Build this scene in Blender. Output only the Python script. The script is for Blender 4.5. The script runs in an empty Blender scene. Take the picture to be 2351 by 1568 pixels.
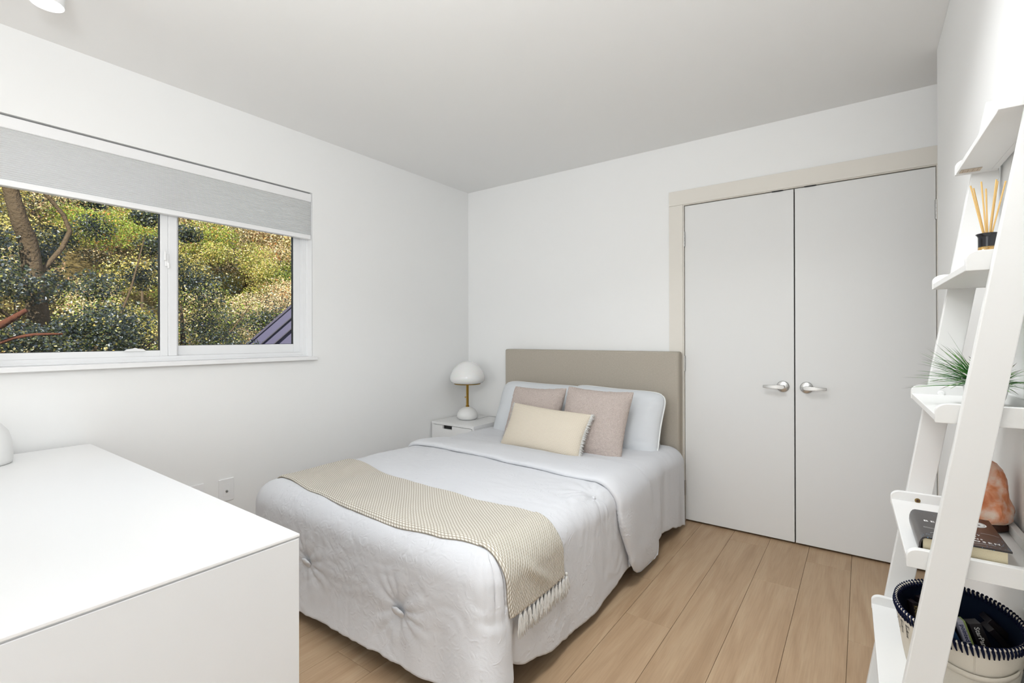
import bpy, bmesh, math, random
import numpy as np
from mathutils import Vector, Matrix, noise

random.seed(7); rng = np.random.default_rng(7)
sc = bpy.context.scene
COL = sc.collection
PI = math.pi

# ------------------------------------------------------------------ camera
W_, H_ = 2351.0, 1568.0
FPX, YAW, PITCH, ROLL, CY = 1109.05, 0.62745, 0.00215, -0.00215, 771.9
cam_d = bpy.data.cameras.new('camera'); cam = bpy.data.objects.new('camera', cam_d); COL.objects.link(cam)
cam_d.sensor_fit = 'HORIZONTAL'; cam_d.sensor_width = 36.0
cam_d.lens = FPX / W_ * 36.0
cam_d.shift_y = (CY - H_ / 2) / W_ * 1.0
cam_d.clip_start = 0.02; cam_d.clip_end = 300
fw = Vector((-math.sin(YAW) * math.cos(PITCH), math.cos(YAW) * math.cos(PITCH), math.sin(PITCH)))
rt = Vector((math.cos(YAW), math.sin(YAW), 0)); up = rt.cross(fw)
r2 = rt * math.cos(ROLL) + up * math.sin(ROLL); u2 = -rt * math.sin(ROLL) + up * math.cos(ROLL)
M = Matrix((r2, u2, -fw)).transposed().to_4x4(); M.translation = Vector((2.79519, -3.20535, 1.19521))
cam.matrix_world = M
sc.camera = cam

# ------------------------------------------------------------------ world, sun, lights, exposure
sc.view_settings.view_transform = 'Standard'; sc.view_settings.look = 'None'
sc.view_settings.gamma = 1.0; sc.view_settings.use_curve_mapping = False
sc.view_settings.exposure = 0.0
wd = bpy.data.worlds.new('world'); sc.world = wd; wd.use_nodes = True
wn = wd.node_tree.nodes; wl = wd.node_tree.links
bg = wn['Background']; sky = wn.new('ShaderNodeTexSky'); sky.sky_type = 'NISHITA'
sky.sun_disc = False; sky.sun_elevation = math.radians(38); sky.sun_rotation = math.radians(60)
wl.new(sky.outputs[0], bg.inputs[0]); bg.inputs[1].default_value = 0.30

def lamp(name, kind, loc, rot, energy, size=1.0, size_y=None, color=(1, 1, 1), angle=None, blend=None):
    d = bpy.data.lights.new(name, kind); d.energy = energy; d.color = color
    if kind == 'AREA':
        d.size = size
        if size_y: d.shape = 'RECTANGLE'; d.size_y = size_y
    if kind == 'SUN': d.angle = angle or 0.01
    if kind in ('POINT', 'SPOT'): d.shadow_soft_size = size
    if kind == 'SPOT': d.spot_size = angle or 2.4; d.spot_blend = blend or 0.8
    o = bpy.data.objects.new(name, d); COL.objects.link(o); o.location = loc; o.rotation_euler = rot
    return o
HC_ = 2.458
# sun: high on the side of the house, shining on the hillside beyond the garden
sun = lamp('sun', 'SUN', (10, -10, 20), (0, 0, 0), 15.0, angle=0.01, color=(1.0, 0.93, 0.80))
sun.rotation_euler = Vector((-0.62, 0.52, -0.58)).to_track_quat('-Z', 'Y').to_euler()
# added fill light before the solid rear wall, unseen behind the camera
lamp('rear_fill_light', 'AREA', (1.5, -7.15, 1.35), (PI / 2, 0, 0), 46, 2.8, 2.1, (0.93, 0.97, 1.0))
# added square fill light under the ceiling, out of view, without a fixture
cp_ = lamp('overhead_fill_light', 'AREA', (2.30, -1.86, HC_ - .03), (0, 0, 0), 13.5, .4, .4, (0.95, 0.975, 1.0))
cp_.data.spread = math.radians(138)
# added fill light at the closed right wall, unseen behind the camera
lamp('right_fill_light', 'AREA', (3.045, -4.1, .95), (0, PI / 2, 0), 11, 1.7, 1.3, (0.93, 0.97, 1.0))
# added unseen lamp beside the camera, bounced off the ceiling for even fill
bf = lamp('bounce_fill_light', 'AREA', (2.35, -3.35, 1.75), (0, 0, 0), 22.5, .25, .25, (0.935, 0.97, 1.0))
bf.rotation_euler = Vector((-0.42, 0.62, 0.66)).to_track_quat('-Z', 'Y').to_euler()

# ------------------------------------------------------------------ materials
def mat(name, color, rough=0.6, metal=0.0, spec=0.5, trans=0.0, **kw):
    m = bpy.data.materials.new(name); m.use_nodes = True
    b = m.node_tree.nodes['Principled BSDF']
    b.inputs['Base Color'].default_value = (*color, 1); b.inputs['Roughness'].default_value = rough
    b.inputs['Metallic'].default_value = metal; b.inputs['Specular IOR Level'].default_value = spec
    b.inputs['Transmission Weight'].default_value = trans
    for k, v in kw.items(): b.inputs[k.replace('_', ' ')].default_value = v
    return m
def srgb(r, g, b):
    return tuple(((c / 255) / 12.92 if c / 255 <= .04045 else ((c / 255 + .055) / 1.055) ** 2.4) for c in (r, g, b))
def nd(m, t, **kw):
    n = m.node_tree.nodes.new(t)
    for k, v in kw.items():
        if hasattr(n, k) and not k[0].isupper(): setattr(n, k, v)
        else: n.inputs[k.replace('_', ' ')].default_value = v
    return n
def lk(m, a, b): m.node_tree.links.new(a, b)
def bsdf(m): return m.node_tree.nodes['Principled BSDF']
def add_bump(m, src, strength=.3, dist=.002):
    b = nd(m, 'ShaderNodeBump'); b.inputs['Strength'].default_value = strength; b.inputs['Distance'].default_value = dist
    lk(m, src, b.inputs['Height']); lk(m, b.outputs[0], bsdf(m).inputs['Normal']); return b
def coords(m, kind='Object', scale=(1, 1, 1)):
    t = nd(m, 'ShaderNodeTexCoord'); mp = nd(m, 'ShaderNodeMapping'); mp.inputs['Scale'].default_value = scale
    lk(m, t.outputs[kind], mp.inputs['Vector']); return mp.outputs[0]
def noise_bump(m, scale, strength, dist, kind='Object', sc3=(1, 1, 1), detail=3, distortion=0):
    n = nd(m, 'ShaderNodeTexNoise'); n.inputs['Scale'].default_value = scale; n.inputs['Detail'].default_value = detail
    n.inputs['Distortion'].default_value = distortion
    lk(m, coords(m, kind, sc3), n.inputs['Vector']); add_bump(m, n.outputs[0], strength, dist); return n
def ramp(m, src, stops, interp='LINEAR'):
    r = nd(m, 'ShaderNodeValToRGB'); r.color_ramp.interpolation = interp
    el = r.color_ramp.elements
    while len(el) < len(stops): el.new(.5)
    for e, (p, c) in zip(el, stops): e.position = p; e.color = (*c, 1)
    lk(m, src, r.inputs[0]); return r

WALL = mat('wall_paint', (.905, .906, .896), .65, spec=.25); noise_bump(WALL, 260, .08, .0006)
CEIL = mat('ceiling_paint', (.91, .911, .90), .8, spec=.1); noise_bump(CEIL, 180, .08, .0008)
DOORM = mat('door_paint', (.80, .80, .788), .45, spec=.35); noise_bump(DOORM, 300, .05, .0005)
CREAM = mat('casing_paint', (.80, .765, .70), .5, spec=.3)
DARK = mat('closet_painted_shade', (.012, .012, .012), .9, spec=.1)  # near black paints in the shade of the unlit closet
SILL = mat('sill_paint', (.88, .88, .88), .35, spec=.4)
VINYL = mat('window_vinyl', (.86, .865, .87), .3, spec=.4)
GASKET = mat('glazing_gasket', (.01, .01, .012), .5)
CHROME = mat('brushed_chrome', (.50, .50, .49), .22, metal=1)
STEEL = mat('hinge_steel', (.45, .45, .44), .35, metal=1)
BRASS = mat('aged_brass', srgb(186, 148, 70), .25, metal=1)
BRASSD = mat('dull_brass', srgb(130, 110, 70), .4, metal=1)
OPAL = mat('opal_glass', (.86, .86, .85), .18, spec=.5)
OPAL.node_tree.nodes['Principled BSDF'].inputs['Subsurface Weight'].default_value = .15
STONEW = mat('white_stone', (.84, .84, .83), .45)
LACQ = mat('white_lacquer', (.86, .86, .855), .3, spec=.4)
DESKM = mat('desk_white', (.87, .87, .865), .32, spec=.4)
DESKS = mat('desk_panel_white', (.775, .785, .79), .45, spec=.3); noise_bump(DESKS, 400, .05, .0004)
BLACK = mat('black_gap', (.01, .01, .01), .6)
LADDER = mat('ladder_paint', (.77, .77, .755), .4, spec=.35)
PLUG = mat('plug_plastic', (.85, .85, .84), .35)
NAVYY = mat('navy_yarn', srgb(20, 25, 48), .95, spec=.1); noise_bump(NAVYY, 900, .4, .001)
NAVYF = mat('navy_lining', srgb(22, 31, 48), .95, spec=.05); noise_bump(NAVYF, 700, .3, .001)
CANVAS = mat('cream_canvas', srgb(218, 211, 197), .95, spec=.05); noise_bump(CANVAS, 900, .35, .001)
YARNW = mat('white_yarn', srgb(225, 224, 220), .95, spec=.05)
INK = mat('black_ink', (.015, .015, .015), .8)
WHITEINK = mat('white_ink', (.75, .75, .73), .6)
BLACKG = mat('black_ceramic', (.012, .012, .016), .12)
REED = mat('reed_wood', srgb(222, 184, 118), .7)
POTM = mat('pot_ceramic', (.80, .80, .79), .5)
DWOOD = mat('dark_wood_base', srgb(62, 30, 16), .5)
CORD = mat('black_cord', (.02, .018, .018), .5)
GREYC = mat('grey_cord', (.35, .35, .35), .5)
PAGES = mat('book_pages', srgb(226, 214, 182), .9)
OILG = mat('oil_glass', srgb(210, 170, 100), .05, trans=.6)
def wave_pages(m):
    w = nd(m, 'ShaderNodeTexWave'); w.bands_direction = 'Z'; w.inputs['Scale'].default_value = 220; w.inputs['Distortion'].default_value = 1.5
    lk(m, coords(m), w.inputs['Vector']); add_bump(m, w.outputs[0], .4, .0006)
wave_pages(PAGES)

# oak floor: each plank is its own object, the material varies per object
FLOOR = mat('oak_plank', srgb(190, 158, 124), .42, spec=.35)
def floor_mat(m):
    oi = nd(m, 'ShaderNodeObjectInfo'); tc = nd(m, 'ShaderNodeTexCoord')
    add = nd(m, 'ShaderNodeVectorMath', operation='ADD'); mul = nd(m, 'ShaderNodeVectorMath', operation='SCALE')
    comb = nd(m, 'ShaderNodeCombineXYZ'); lk(m, oi.outputs['Random'], comb.inputs[0]); lk(m, oi.outputs['Random'], comb.inputs[1])
    mul.inputs['Scale'].default_value = 17.0; lk(m, comb.outputs[0], mul.inputs[0])
    lk(m, tc.outputs['Object'], add.inputs[0]); lk(m, mul.outputs[0], add.inputs[1])
    mp = nd(m, 'ShaderNodeMapping'); mp.inputs['Scale'].default_value = (1, .10, 1); lk(m, add.outputs[0], mp.inputs['Vector'])
    n1 = nd(m, 'ShaderNodeTexNoise'); n1.inputs['Scale'].default_value = 14; n1.inputs['Detail'].default_value = 5; n1.inputs['Distortion'].default_value = 1.2
    n2 = nd(m, 'ShaderNodeTexNoise'); n2.inputs['Scale'].default_value = 170; n2.inputs['Detail'].default_value = 3
    mp2 = nd(m, 'ShaderNodeMapping'); mp2.inputs['Scale'].default_value = (1, .035, 1); lk(m, add.outputs[0], mp2.inputs['Vector'])
    lk(m, mp.outputs[0], n1.inputs['Vector']); lk(m, mp2.outputs[0], n2.inputs['Vector'])
    r1 = ramp(m, n1.outputs[0], [(.28, srgb(174, 145, 114)), (.5, srgb(185, 157, 126)), (.72, srgb(194, 168, 137))])
    mix = nd(m, 'ShaderNodeMix', data_type='RGBA', blend_type='MULTIPLY'); mix.inputs['Factor'].default_value = .5
    r2_ = ramp(m, n2.outputs[0], [(.3, (.80, .79, .78)), (.6, (1, 1, 1))])
    lk(m, r1.outputs[0], mix.inputs['A']); lk(m, r2_.outputs[0], mix.inputs['B'])
    r3 = ramp(m, oi.outputs['Random'], [(0, (.93, .92, .905)), (1, (1.0, 1.0, 1.0))])
    mix2 = nd(m, 'ShaderNodeMix', data_type='RGBA', blend_type='MULTIPLY'); mix2.inputs['Factor'].default_value = .9
    lk(m, mix.outputs['Result'], mix2.inputs['A']); lk(m, r3.outputs[0], mix2.inputs['B'])
    # small knots
    v = nd(m, 'ShaderNodeTexVoronoi'); v.inputs['Scale'].default_value = 3.2; lk(m, add.outputs[0], v.inputs['Vector'])
    r4 = ramp(m, v.outputs['Distance'], [(.008, srgb(110, 80, 55)), (.03, (1, 1, 1))])
    mix3 = nd(m, 'ShaderNodeMix', data_type='RGBA', blend_type='MULTIPLY'); mix3.inputs['Factor'].default_value = .7
    lk(m, mix2.outputs['Result'], mix3.inputs['A']); lk(m, r4.outputs[0], mix3.inputs['B'])
    lk(m, mix3.outputs['Result'], bsdf(m).inputs['Base Color'])
    add_bump(m, n2.outputs[0], .12, .0008)
floor_mat(FLOOR)
SUBF = mat('subfloor', srgb(70, 52, 38), .9)

def fabric(name, col, bump_scale, st, dist, sheen=.0):
    m = mat(name, col, .92, spec=.08); noise_bump(m, bump_scale, st, dist, detail=4)
    bsdf(m).inputs['Sheen Weight'].default_value = sheen
    return m
def linen(name, col, s=900):
    m = mat(name, col, .93, spec=.08)
    c = coords(m, 'Object', (1, 1, 1))
    a = nd(m, 'ShaderNodeTexNoise'); a.inputs['Scale'].default_value = s; a.inputs['Detail'].default_value = 2
    mp = nd(m, 'ShaderNodeMapping'); mp.inputs['Scale'].default_value = (.12, 1, 1); lk(m, c, mp.inputs['Vector']); lk(m, mp.outputs[0], a.inputs['Vector'])
    add_bump(m, a.outputs[0], .35, .0012)
    r = ramp(m, a.outputs[0], [(.3, tuple(x * .88 for x in col)), (.7, tuple(min(1, x * 1.06) for x in col))])
    lk(m, r.outputs[0], bsdf(m).inputs['Base Color'])
    return m
HEADB = linen('headboard_linen', srgb(181, 173, 160))
# comforter: fine crinkled cotton
COMF = mat('comforter_cotton', srgb(218, 219, 222), .9, spec=.08)
def comf_mat(m, s1=26, s2=85, st=.9):
    c = coords(m, 'Object')
    w = nd(m, 'ShaderNodeTexNoise'); w.inputs['Scale'].default_value = 4.0; w.inputs['Detail'].default_value = 2; lk(m, c, w.inputs['Vector'])
    mask = ramp(m, w.outputs[0], [(.38, (.12,) * 3), (.66, (1,) * 3)])
    n1 = nd(m, 'ShaderNodeTexNoise'); n1.inputs['Scale'].default_value = s1; n1.inputs['Detail'].default_value = 5; n1.inputs['Distortion'].default_value = 1.6
    n1.noise_type = 'RIDGED_MULTIFRACTAL' if hasattr(n1, 'noise_type') else 'FBM'
    lk(m, c, n1.inputs['Vector'])
    n2 = nd(m, 'ShaderNodeTexNoise'); n2.inputs['Scale'].default_value = s2 * 6; n2.inputs['Detail'].default_value = 2; lk(m, c, n2.inputs['Vector'])
    mu = nd(m, 'ShaderNodeMath', operation='MULTIPLY'); lk(m, n1.outputs[0], mu.inputs[0]); lk(m, mask.outputs[0], mu.inputs[1])
    b1 = nd(m, 'ShaderNodeBump'); b1.inputs['Strength'].default_value = st; b1.inputs['Distance'].default_value = .0035; lk(m, mu.outputs[0], b1.inputs['Height'])
    b2 = nd(m, 'ShaderNodeBump'); b2.inputs['Strength'].default_value = .5; b2.inputs['Distance'].default_value = .001; lk(m, n2.outputs[0], b2.inputs['Height'])
    lk(m, b1.outputs[0], b2.inputs['Normal']); lk(m, b2.outputs[0], bsdf(m).inputs['Normal'])
comf_mat(COMF)
SHAM = mat('sham_cotton', srgb(218, 221, 224), .9, spec=.08); comf_mat(SHAM, 18, 85, .3)
PIPE = mat('sham_piping', srgb(236, 238, 236), .85, spec=.1)
BOUCLE = mat('taupe_boucle', srgb(196, 182, 173), .97, spec=.03)
def boucle(m):
    c = coords(m, 'Object'); v = nd(m, 'ShaderNodeTexVoronoi'); v.inputs['Scale'].default_value = 260; v.inputs['Randomness'].default_value = 1
    n = nd(m, 'ShaderNodeTexNoise'); n.inputs['Scale'].default_value = 200; n.inputs['Detail'].default_value = 2; n.inputs['Distortion'].default_value = 3
    lk(m, c, v.inputs['Vector']); lk(m, c, n.inputs['Vector'])
    r = ramp(m, n.outputs[0], [(.33, srgb(182, 166, 158)), (.62, srgb(224, 211, 203))])
    lk(m, r.outputs[0], bsdf(m).inputs['Base Color'])
    s = nd(m, 'ShaderNodeMath', operation='SUBTRACT'); lk(m, n.outputs[0], s.inputs[0]); lk(m, v.outputs['Distance'], s.inputs[1])
    add_bump(m, s.outputs[0], .7, .004)
boucle(BOUCLE)
def weave(name, bw, bh, slant, stops, st, dist, mode):
    """UV-driven woven cloth: staggered rows of short float stitches on a darker ground"""
    m = mat(name, (.7, .7, .7), .95, spec=.04); tc = nd(m, 'ShaderNodeTexCoord'); sp = nd(m, 'ShaderNodeSeparateXYZ'); lk(m, tc.outputs['UV'], sp.inputs[0])
    def mt(op, a, b=None, c=None):
        n = nd(m, 'ShaderNodeMath', operation=op)
        for i, x in enumerate((a, b, c)):
            if x is None: continue
            if isinstance(x, (int, float)): n.inputs[i].default_value = x
            else: lk(m, x, n.inputs[i])
        return n.outputs[0]
    v = mt('DIVIDE', sp.outputs[1], bh); row = mt('FLOOR', v); fv = mt('FRACT', v)
    u = mt('ADD', mt('DIVIDE', sp.outputs[0], bw), mt('MULTIPLY', row, .5)); u = mt('ADD', u, mt('MULTIPLY', fv, slant)); fu = mt('FRACT', u)
    su = mt('SINE', mt('MULTIPLY', fu, PI)); sv = mt('SINE', mt('MULTIPLY', fv, PI))
    if mode == 'float': h = mt('MULTIPLY', mt('POWER', su, .7), mt('POWER', sv, .8))
    else:   # dark dash sunk between the cream rows
        dash = mt('MULTIPLY', mt('SMOOTH_MIN', mt('MULTIPLY', mt('SUBTRACT', su, .62), 7), 1, .2), mt('POWER', mt('SUBTRACT', 1, sv), 2.2))
        h = mt('SUBTRACT', 1, mt('MAXIMUM', dash, 0))
    n_ = nd(m, 'ShaderNodeTexNoise'); n_.inputs['Scale'].default_value = 320; lk(m, tc.outputs['UV'], n_.inputs['Vector'])
    hh = mt('ADD', h, mt('MULTIPLY', mt('SUBTRACT', n_.outputs[0], .5), .25))
    r = ramp(m, hh, stops); lk(m, r.outputs[0], bsdf(m).inputs['Base Color']); add_bump(m, hh, st, dist); return m
THROW = weave('throw_weave', .0150, .0072, .5, [(.10, srgb(176, 166, 149)), (.42, srgb(208, 201, 188)), (.85, srgb(238, 234, 225))], .8, .0030, 'float')
LUMB = weave('lumbar_weave', .0125, .0078, .0, [(.15, srgb(180, 158, 130)), (.65, srgb(216, 205, 186)), (1, srgb(226, 216, 199))], .7, .0020, 'dash')
BLIND = mat('blind_fabric', (.92, .925, .92), .9, spec=.1)
def blind_mat(m):
    nt = m.node_tree; tr = nt.nodes.new('ShaderNodeBsdfTranslucent'); tr.inputs[0].default_value = (.8, .8, .8, 1)
    mx = nt.nodes.new('ShaderNodeMixShader'); mx.inputs[0].default_value = .35; out = nt.nodes['Material Output']
    nt.links.new(bsdf(m).outputs[0], mx.inputs[1]); nt.links.new(tr.outputs[0], mx.inputs[2]); nt.links.new(mx.outputs[0], out.inputs[0])
blind_mat(BLIND)

def leaf_mat(name, cols, transl=.35, scale_rand=True):
    m = bpy.data.materials.new(name); m.use_nodes = True; nt = m.node_tree; nt.nodes.clear()
    out = nt.nodes.new('ShaderNodeOutputMaterial'); g = nt.nodes.new('ShaderNodeNewGeometry')
    r = nt.nodes.new('ShaderNodeValToRGB'); el = r.color_ramp.elements
    while len(el) < len(cols): el.new(.5)
    for i, (e, c_) in enumerate(zip(el, cols)): e.position = i / (len(cols) - 1); e.color = (*c_, 1)
    nt.links.new(g.outputs['Random Per Island'], r.inputs[0])
    d = nt.nodes.new('ShaderNodeBsdfDiffuse'); t = nt.nodes.new('ShaderNodeBsdfTranslucent'); mx = nt.nodes.new('ShaderNodeMixShader')
    gl = nt.nodes.new('ShaderNodeBsdfGlossy'); gl.inputs['Roughness'].default_value = .35; gl.inputs['Color'].default_value = (.8, .85, 1, 1)
    mx2 = nt.nodes.new('ShaderNodeMixShader'); mx2.inputs[0].default_value = .025
    mx.inputs[0].default_value = transl
    for s in (d, t): nt.links.new(r.outputs[0], s.inputs[0])
    nt.links.new(d.outputs[0], mx.inputs[1]); nt.links.new(t.outputs[0], mx.inputs[2])
    nt.links.new(mx.outputs[0], mx2.inputs[1]); nt.links.new(gl.outputs[0], mx2.inputs[2]); nt.links.new(mx2.outputs[0], out.inputs[0])
    return m
LEAFD = leaf_mat('leaf_painted_shade', [srgb(30, 40, 26), srgb(40, 50, 40), srgb(54, 62, 70), srgb(56, 68, 38), srgb(84, 84, 44), srgb(34, 42, 38), srgb(72, 80, 88)])  # dark and bluish tones paint shade into the leaf colours
LEAFY = leaf_mat('leaf_gold', [srgb(118, 122, 52), srgb(160, 152, 84), srgb(196, 176, 98), srgb(86, 92, 44), srgb(214, 198, 148)], .45)
LEAFG = leaf_mat('leaf_green', [srgb(96, 118, 48), srgb(122, 140, 56), srgb(150, 160, 60), srgb(86, 100, 50)], .45)
LEAFT = leaf_mat('leaf_tan', [srgb(190, 172, 134), srgb(218, 202, 162), srgb(128, 120, 76), srgb(168, 132, 108), srgb(98, 96, 56), srgb(228, 214, 180)], .4)
LEAFO = leaf_mat('leaf_orange', [srgb(190, 130, 60), srgb(170, 104, 56), srgb(150, 120, 60), srgb(200, 160, 80)], .4)
BARK = mat('bark', srgb(70, 60, 48), .95, spec=.05); noise_bump(BARK, 30, .8, .03)
BARKR = mat('cedar_bark', srgb(74, 46, 36), .95, spec=.05); noise_bump(BARKR, 24, .8, .03, sc3=(1, 1, .3))
SOIL = mat('hill_soil', srgb(84, 74, 48), 1, spec=0); noise_bump(SOIL, 3, 1, .2)
LAWN = mat('lawn', srgb(70, 84, 44), 1, spec=0)
ROOFM = mat('roof_slate', srgb(44, 41, 60), .7); noise_bump(ROOFM, 40, .4, .01)
ROOFF = mat('roof_fascia', srgb(48, 46, 74), .6)
ROOFD = mat('roof_trim_dark', srgb(26, 25, 38), .6)

GLASS = bpy.data.materials.new('window_glass'); GLASS.use_nodes = True
def glass_mat(m):
    nt = m.node_tree; nt.nodes.clear(); out = nt.nodes.new('ShaderNodeOutputMaterial')
    t = nt.nodes.new('ShaderNodeBsdfTransparent'); g = nt.nodes.new('ShaderNodeBsdfGlossy'); g.inputs['Roughness'].default_value = .01
    f = nt.nodes.new('ShaderNodeFresnel'); f.inputs[0].default_value = 1.25; mx = nt.nodes.new('ShaderNodeMixShader')
    t.inputs[0].default_value = (.96, .97, .96, 1)
    nt.links.new(f.outputs[0], mx.inputs[0]); nt.links.new(t.outputs[0], mx.inputs[1]); nt.links.new(g.outputs[0], mx.inputs[2]); nt.links.new(mx.outputs[0], out.inputs[0])
glass_mat(GLASS)
LIGHTD = bpy.data.materials.new('downlight_lens'); LIGHTD.use_nodes = True
bsdf(LIGHTD).inputs['Emission Color'].default_value = (1, .98, .95, 1); bsdf(LIGHTD).inputs['Emission Strength'].default_value = 14

# ------------------------------------------------------------------ mesh helpers
class MB:
    def __init__(s): s.v = []; s.f = []; s.uv = None
    def add(s, vs, fs):
        n = len(s.v); s.v += [tuple(p) for p in vs]; s.f += [tuple(i + n for i in f) for f in fs]; return s
    def box(s, x0, x1, y0, y1, z0, z1, fn=None):
        vs = [(x, y, z) for z in (z0, z1) for y in (y0, y1) for x in (x0, x1)]
        if fn: vs = [fn(p) for p in vs]
        return s.add(vs, [(0, 2, 3, 1), (4, 5, 7, 6), (0, 1, 5, 4), (2, 6, 7, 3), (0, 4, 6, 2), (1, 3, 7, 5)])
    def prism(s, prof, a, b, fn):
        """prof: 2D outline (ccw), extruded between a and b; fn(u,v,w)->xyz"""
        n = len(prof); vs = [fn(u, v, a) for u, v in prof] + [fn(u, v, b) for u, v in prof]
        fs = [tuple(range(n - 1, -1, -1)), tuple(range(n, 2 * n))] + [(i, (i + 1) % n, (i + 1) % n + n, i + n) for i in range(n)]
        return s.add(vs, fs)
    def lathe(s, prof, cx, cy, n=48, sx=1, sy=1, cap=True):
        k = len(prof); vs = [(cx + r * sx * math.cos(2 * PI * j / n), cy + r * sy * math.sin(2 * PI * j / n), z) for r, z in prof for j in range(n)]
        fs = [(i * n + j, i * n + (j + 1) % n, (i + 1) * n + (j + 1) % n, (i + 1) * n + j) for i in range(k - 1) for j in range(n)]
        if cap: fs += [tuple(range(n - 1, -1, -1)), tuple(range((k - 1) * n, k * n))]
        return s.add(vs, fs)
    def tube(s, pts, rad, n=8, closed=False):
        pts = [Vector(p) for p in pts]; k = len(pts); rads = rad if hasattr(rad, '__len__') else [rad] * k
        vs = []; ref = None
        for i, p in enumerate(pts):
            t = (pts[(i + 1) % k] - pts[i - 1]) if closed else (pts[min(i + 1, k - 1)] - pts[max(i - 1, 0)])
            t.normalize()
            if ref is None: ref = Vector((0, 0, 1)) if abs(t.z) < .9 else Vector((1, 0, 0))
            a = (ref - t * ref.dot(t)).normalized(); ref = a; b = t.cross(a)
            vs += [p + (a * math.cos(2 * PI * j / n) + b * math.sin(2 * PI * j / n)) * rads[i] for j in range(n)]
        m = k if closed else k - 1
        fs = [(i * n + j, i * n + (j + 1) % n, ((i + 1) % k) * n + (j + 1) % n, ((i + 1) % k) * n + j) for i in range(m) for j in range(n)]
        if not closed: fs += [tuple(range(n - 1, -1, -1)), tuple(range((k - 1) * n, k * n))]
        return s.add(vs, fs)
    def grid(s, P, wrap=False):
        n, m = P.shape[:2]; vs = P.reshape(-1, 3).tolist()
        fs = []
        mm = m if wrap else m - 1
        for i in range(n - 1):
            for j in range(mm): fs.append((i * m + j, i * m + (j + 1) % m, (i + 1) * m + (j + 1) % m, (i + 1) * m + j))
        return s.add(vs, fs)
def root_loc(o):
    l = Vector((0, 0, 0))
    while o: l += Vector(o.location); o = o.parent
    return l
def obj(name, mb, m, parent=None, smooth=False, bevel=0, uv=None, seg=2, loc=None, solid=0, auto=None, mats=None):
    me = bpy.data.meshes.new(name)
    vs = np.array(mb.v, float)
    off = np.array(root_loc(parent)) if parent else np.zeros(3)
    o = bpy.data.objects.new(name, me)
    if parent is None:
        off = np.array(loc if loc is not None else (vs.min(0) + vs.max(0)) / 2 * np.array((1, 1, 0)) + np.array((0, 0, vs[:, 2].min())))
        o.location = off.tolist()
    me.from_pydata((vs - off).tolist(), [], mb.f); me.update()
    if uv is not None:
        l = me.uv_layers.new(name='UVMap'); idx = np.zeros(len(me.loops), dtype=np.int32); me.loops.foreach_get('vertex_index', idx)
        l.data.foreach_set('uv', np.asarray(uv, dtype=np.float32)[idx].ravel())
    for mm in (mats or [m]): me.materials.append(mm)
    if smooth: me.polygons.foreach_set('use_smooth', [True] * len(me.polygons))
    COL.objects.link(o)
    if parent is not None: o.parent = parent
    if auto:
        bm = bmesh.new(); bm.from_mesh(me)
        for e in bm.edges:
            if len(e.link_faces) == 2 and e.calc_face_angle(0) > auto: e.smooth = False
        bm.to_mesh(me); bm.free()
    if bevel:
        md = o.modifiers.new('bevel', 'BEVEL'); md.width = bevel; md.segments = seg; md.limit_method = 'ANGLE'; md.angle_limit = .6
    if solid:
        md = o.modifiers.new('solid', 'SOLIDIFY'); md.thickness = solid; md.offset = -1
    return o
def tag(o, label, cat, group=None, kind=None):
    if label: o['label'] = label
    if cat: o['category'] = cat
    if group: o['group'] = group
    if kind: o['kind'] = kind
    return o
def thing(name, label, cat, loc, group=None):
    o = bpy.data.objects.new(name, None); COL.objects.link(o); o.location = loc; o.empty_display_size = .05
    return tag(o, label, cat, group)
def struct(o, label=None, cat=None):
    o['kind'] = 'structure'
    if label: o['label'] = label
    if cat: o['category'] = cat
    return o
def copy_tree(o, parent=None):
    c = o.copy(); COL.objects.link(c); c.parent = parent
    for ch in list(o.children): copy_tree(ch, c)
    return c
def text_mesh(s, size, fn, thick=0, spacing=1.0):
    cu = bpy.data.curves.new('lettering', 'FONT'); cu.body = s; cu.size = size; cu.extrude = thick; cu.resolution_u = 2; cu.space_character = spacing; cu.offset = size * .022
    o = bpy.data.objects.new('lettering', cu); COL.objects.link(o); bpy.context.view_layer.update()
    me = bpy.data.meshes.new_from_object(o.evaluated_get(bpy.context.evaluated_depsgraph_get()))
    vs = [tuple(fn(v.co.x, v.co.y, v.co.z)) for v in me.vertices]; fs = [tuple(p.vertices) for p in me.polygons]
    bpy.data.objects.remove(o); bpy.data.curves.remove(cu); bpy.data.meshes.remove(me)
    return MB().add(vs, fs)
def fbm(p, oct_=3, f=1.0):
    a = 0; w = 1; v = Vector(p) * f
    for _ in range(oct_): a += noise.noise(v) * w; v = v * 2.03; w *= .5
    return a

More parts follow.
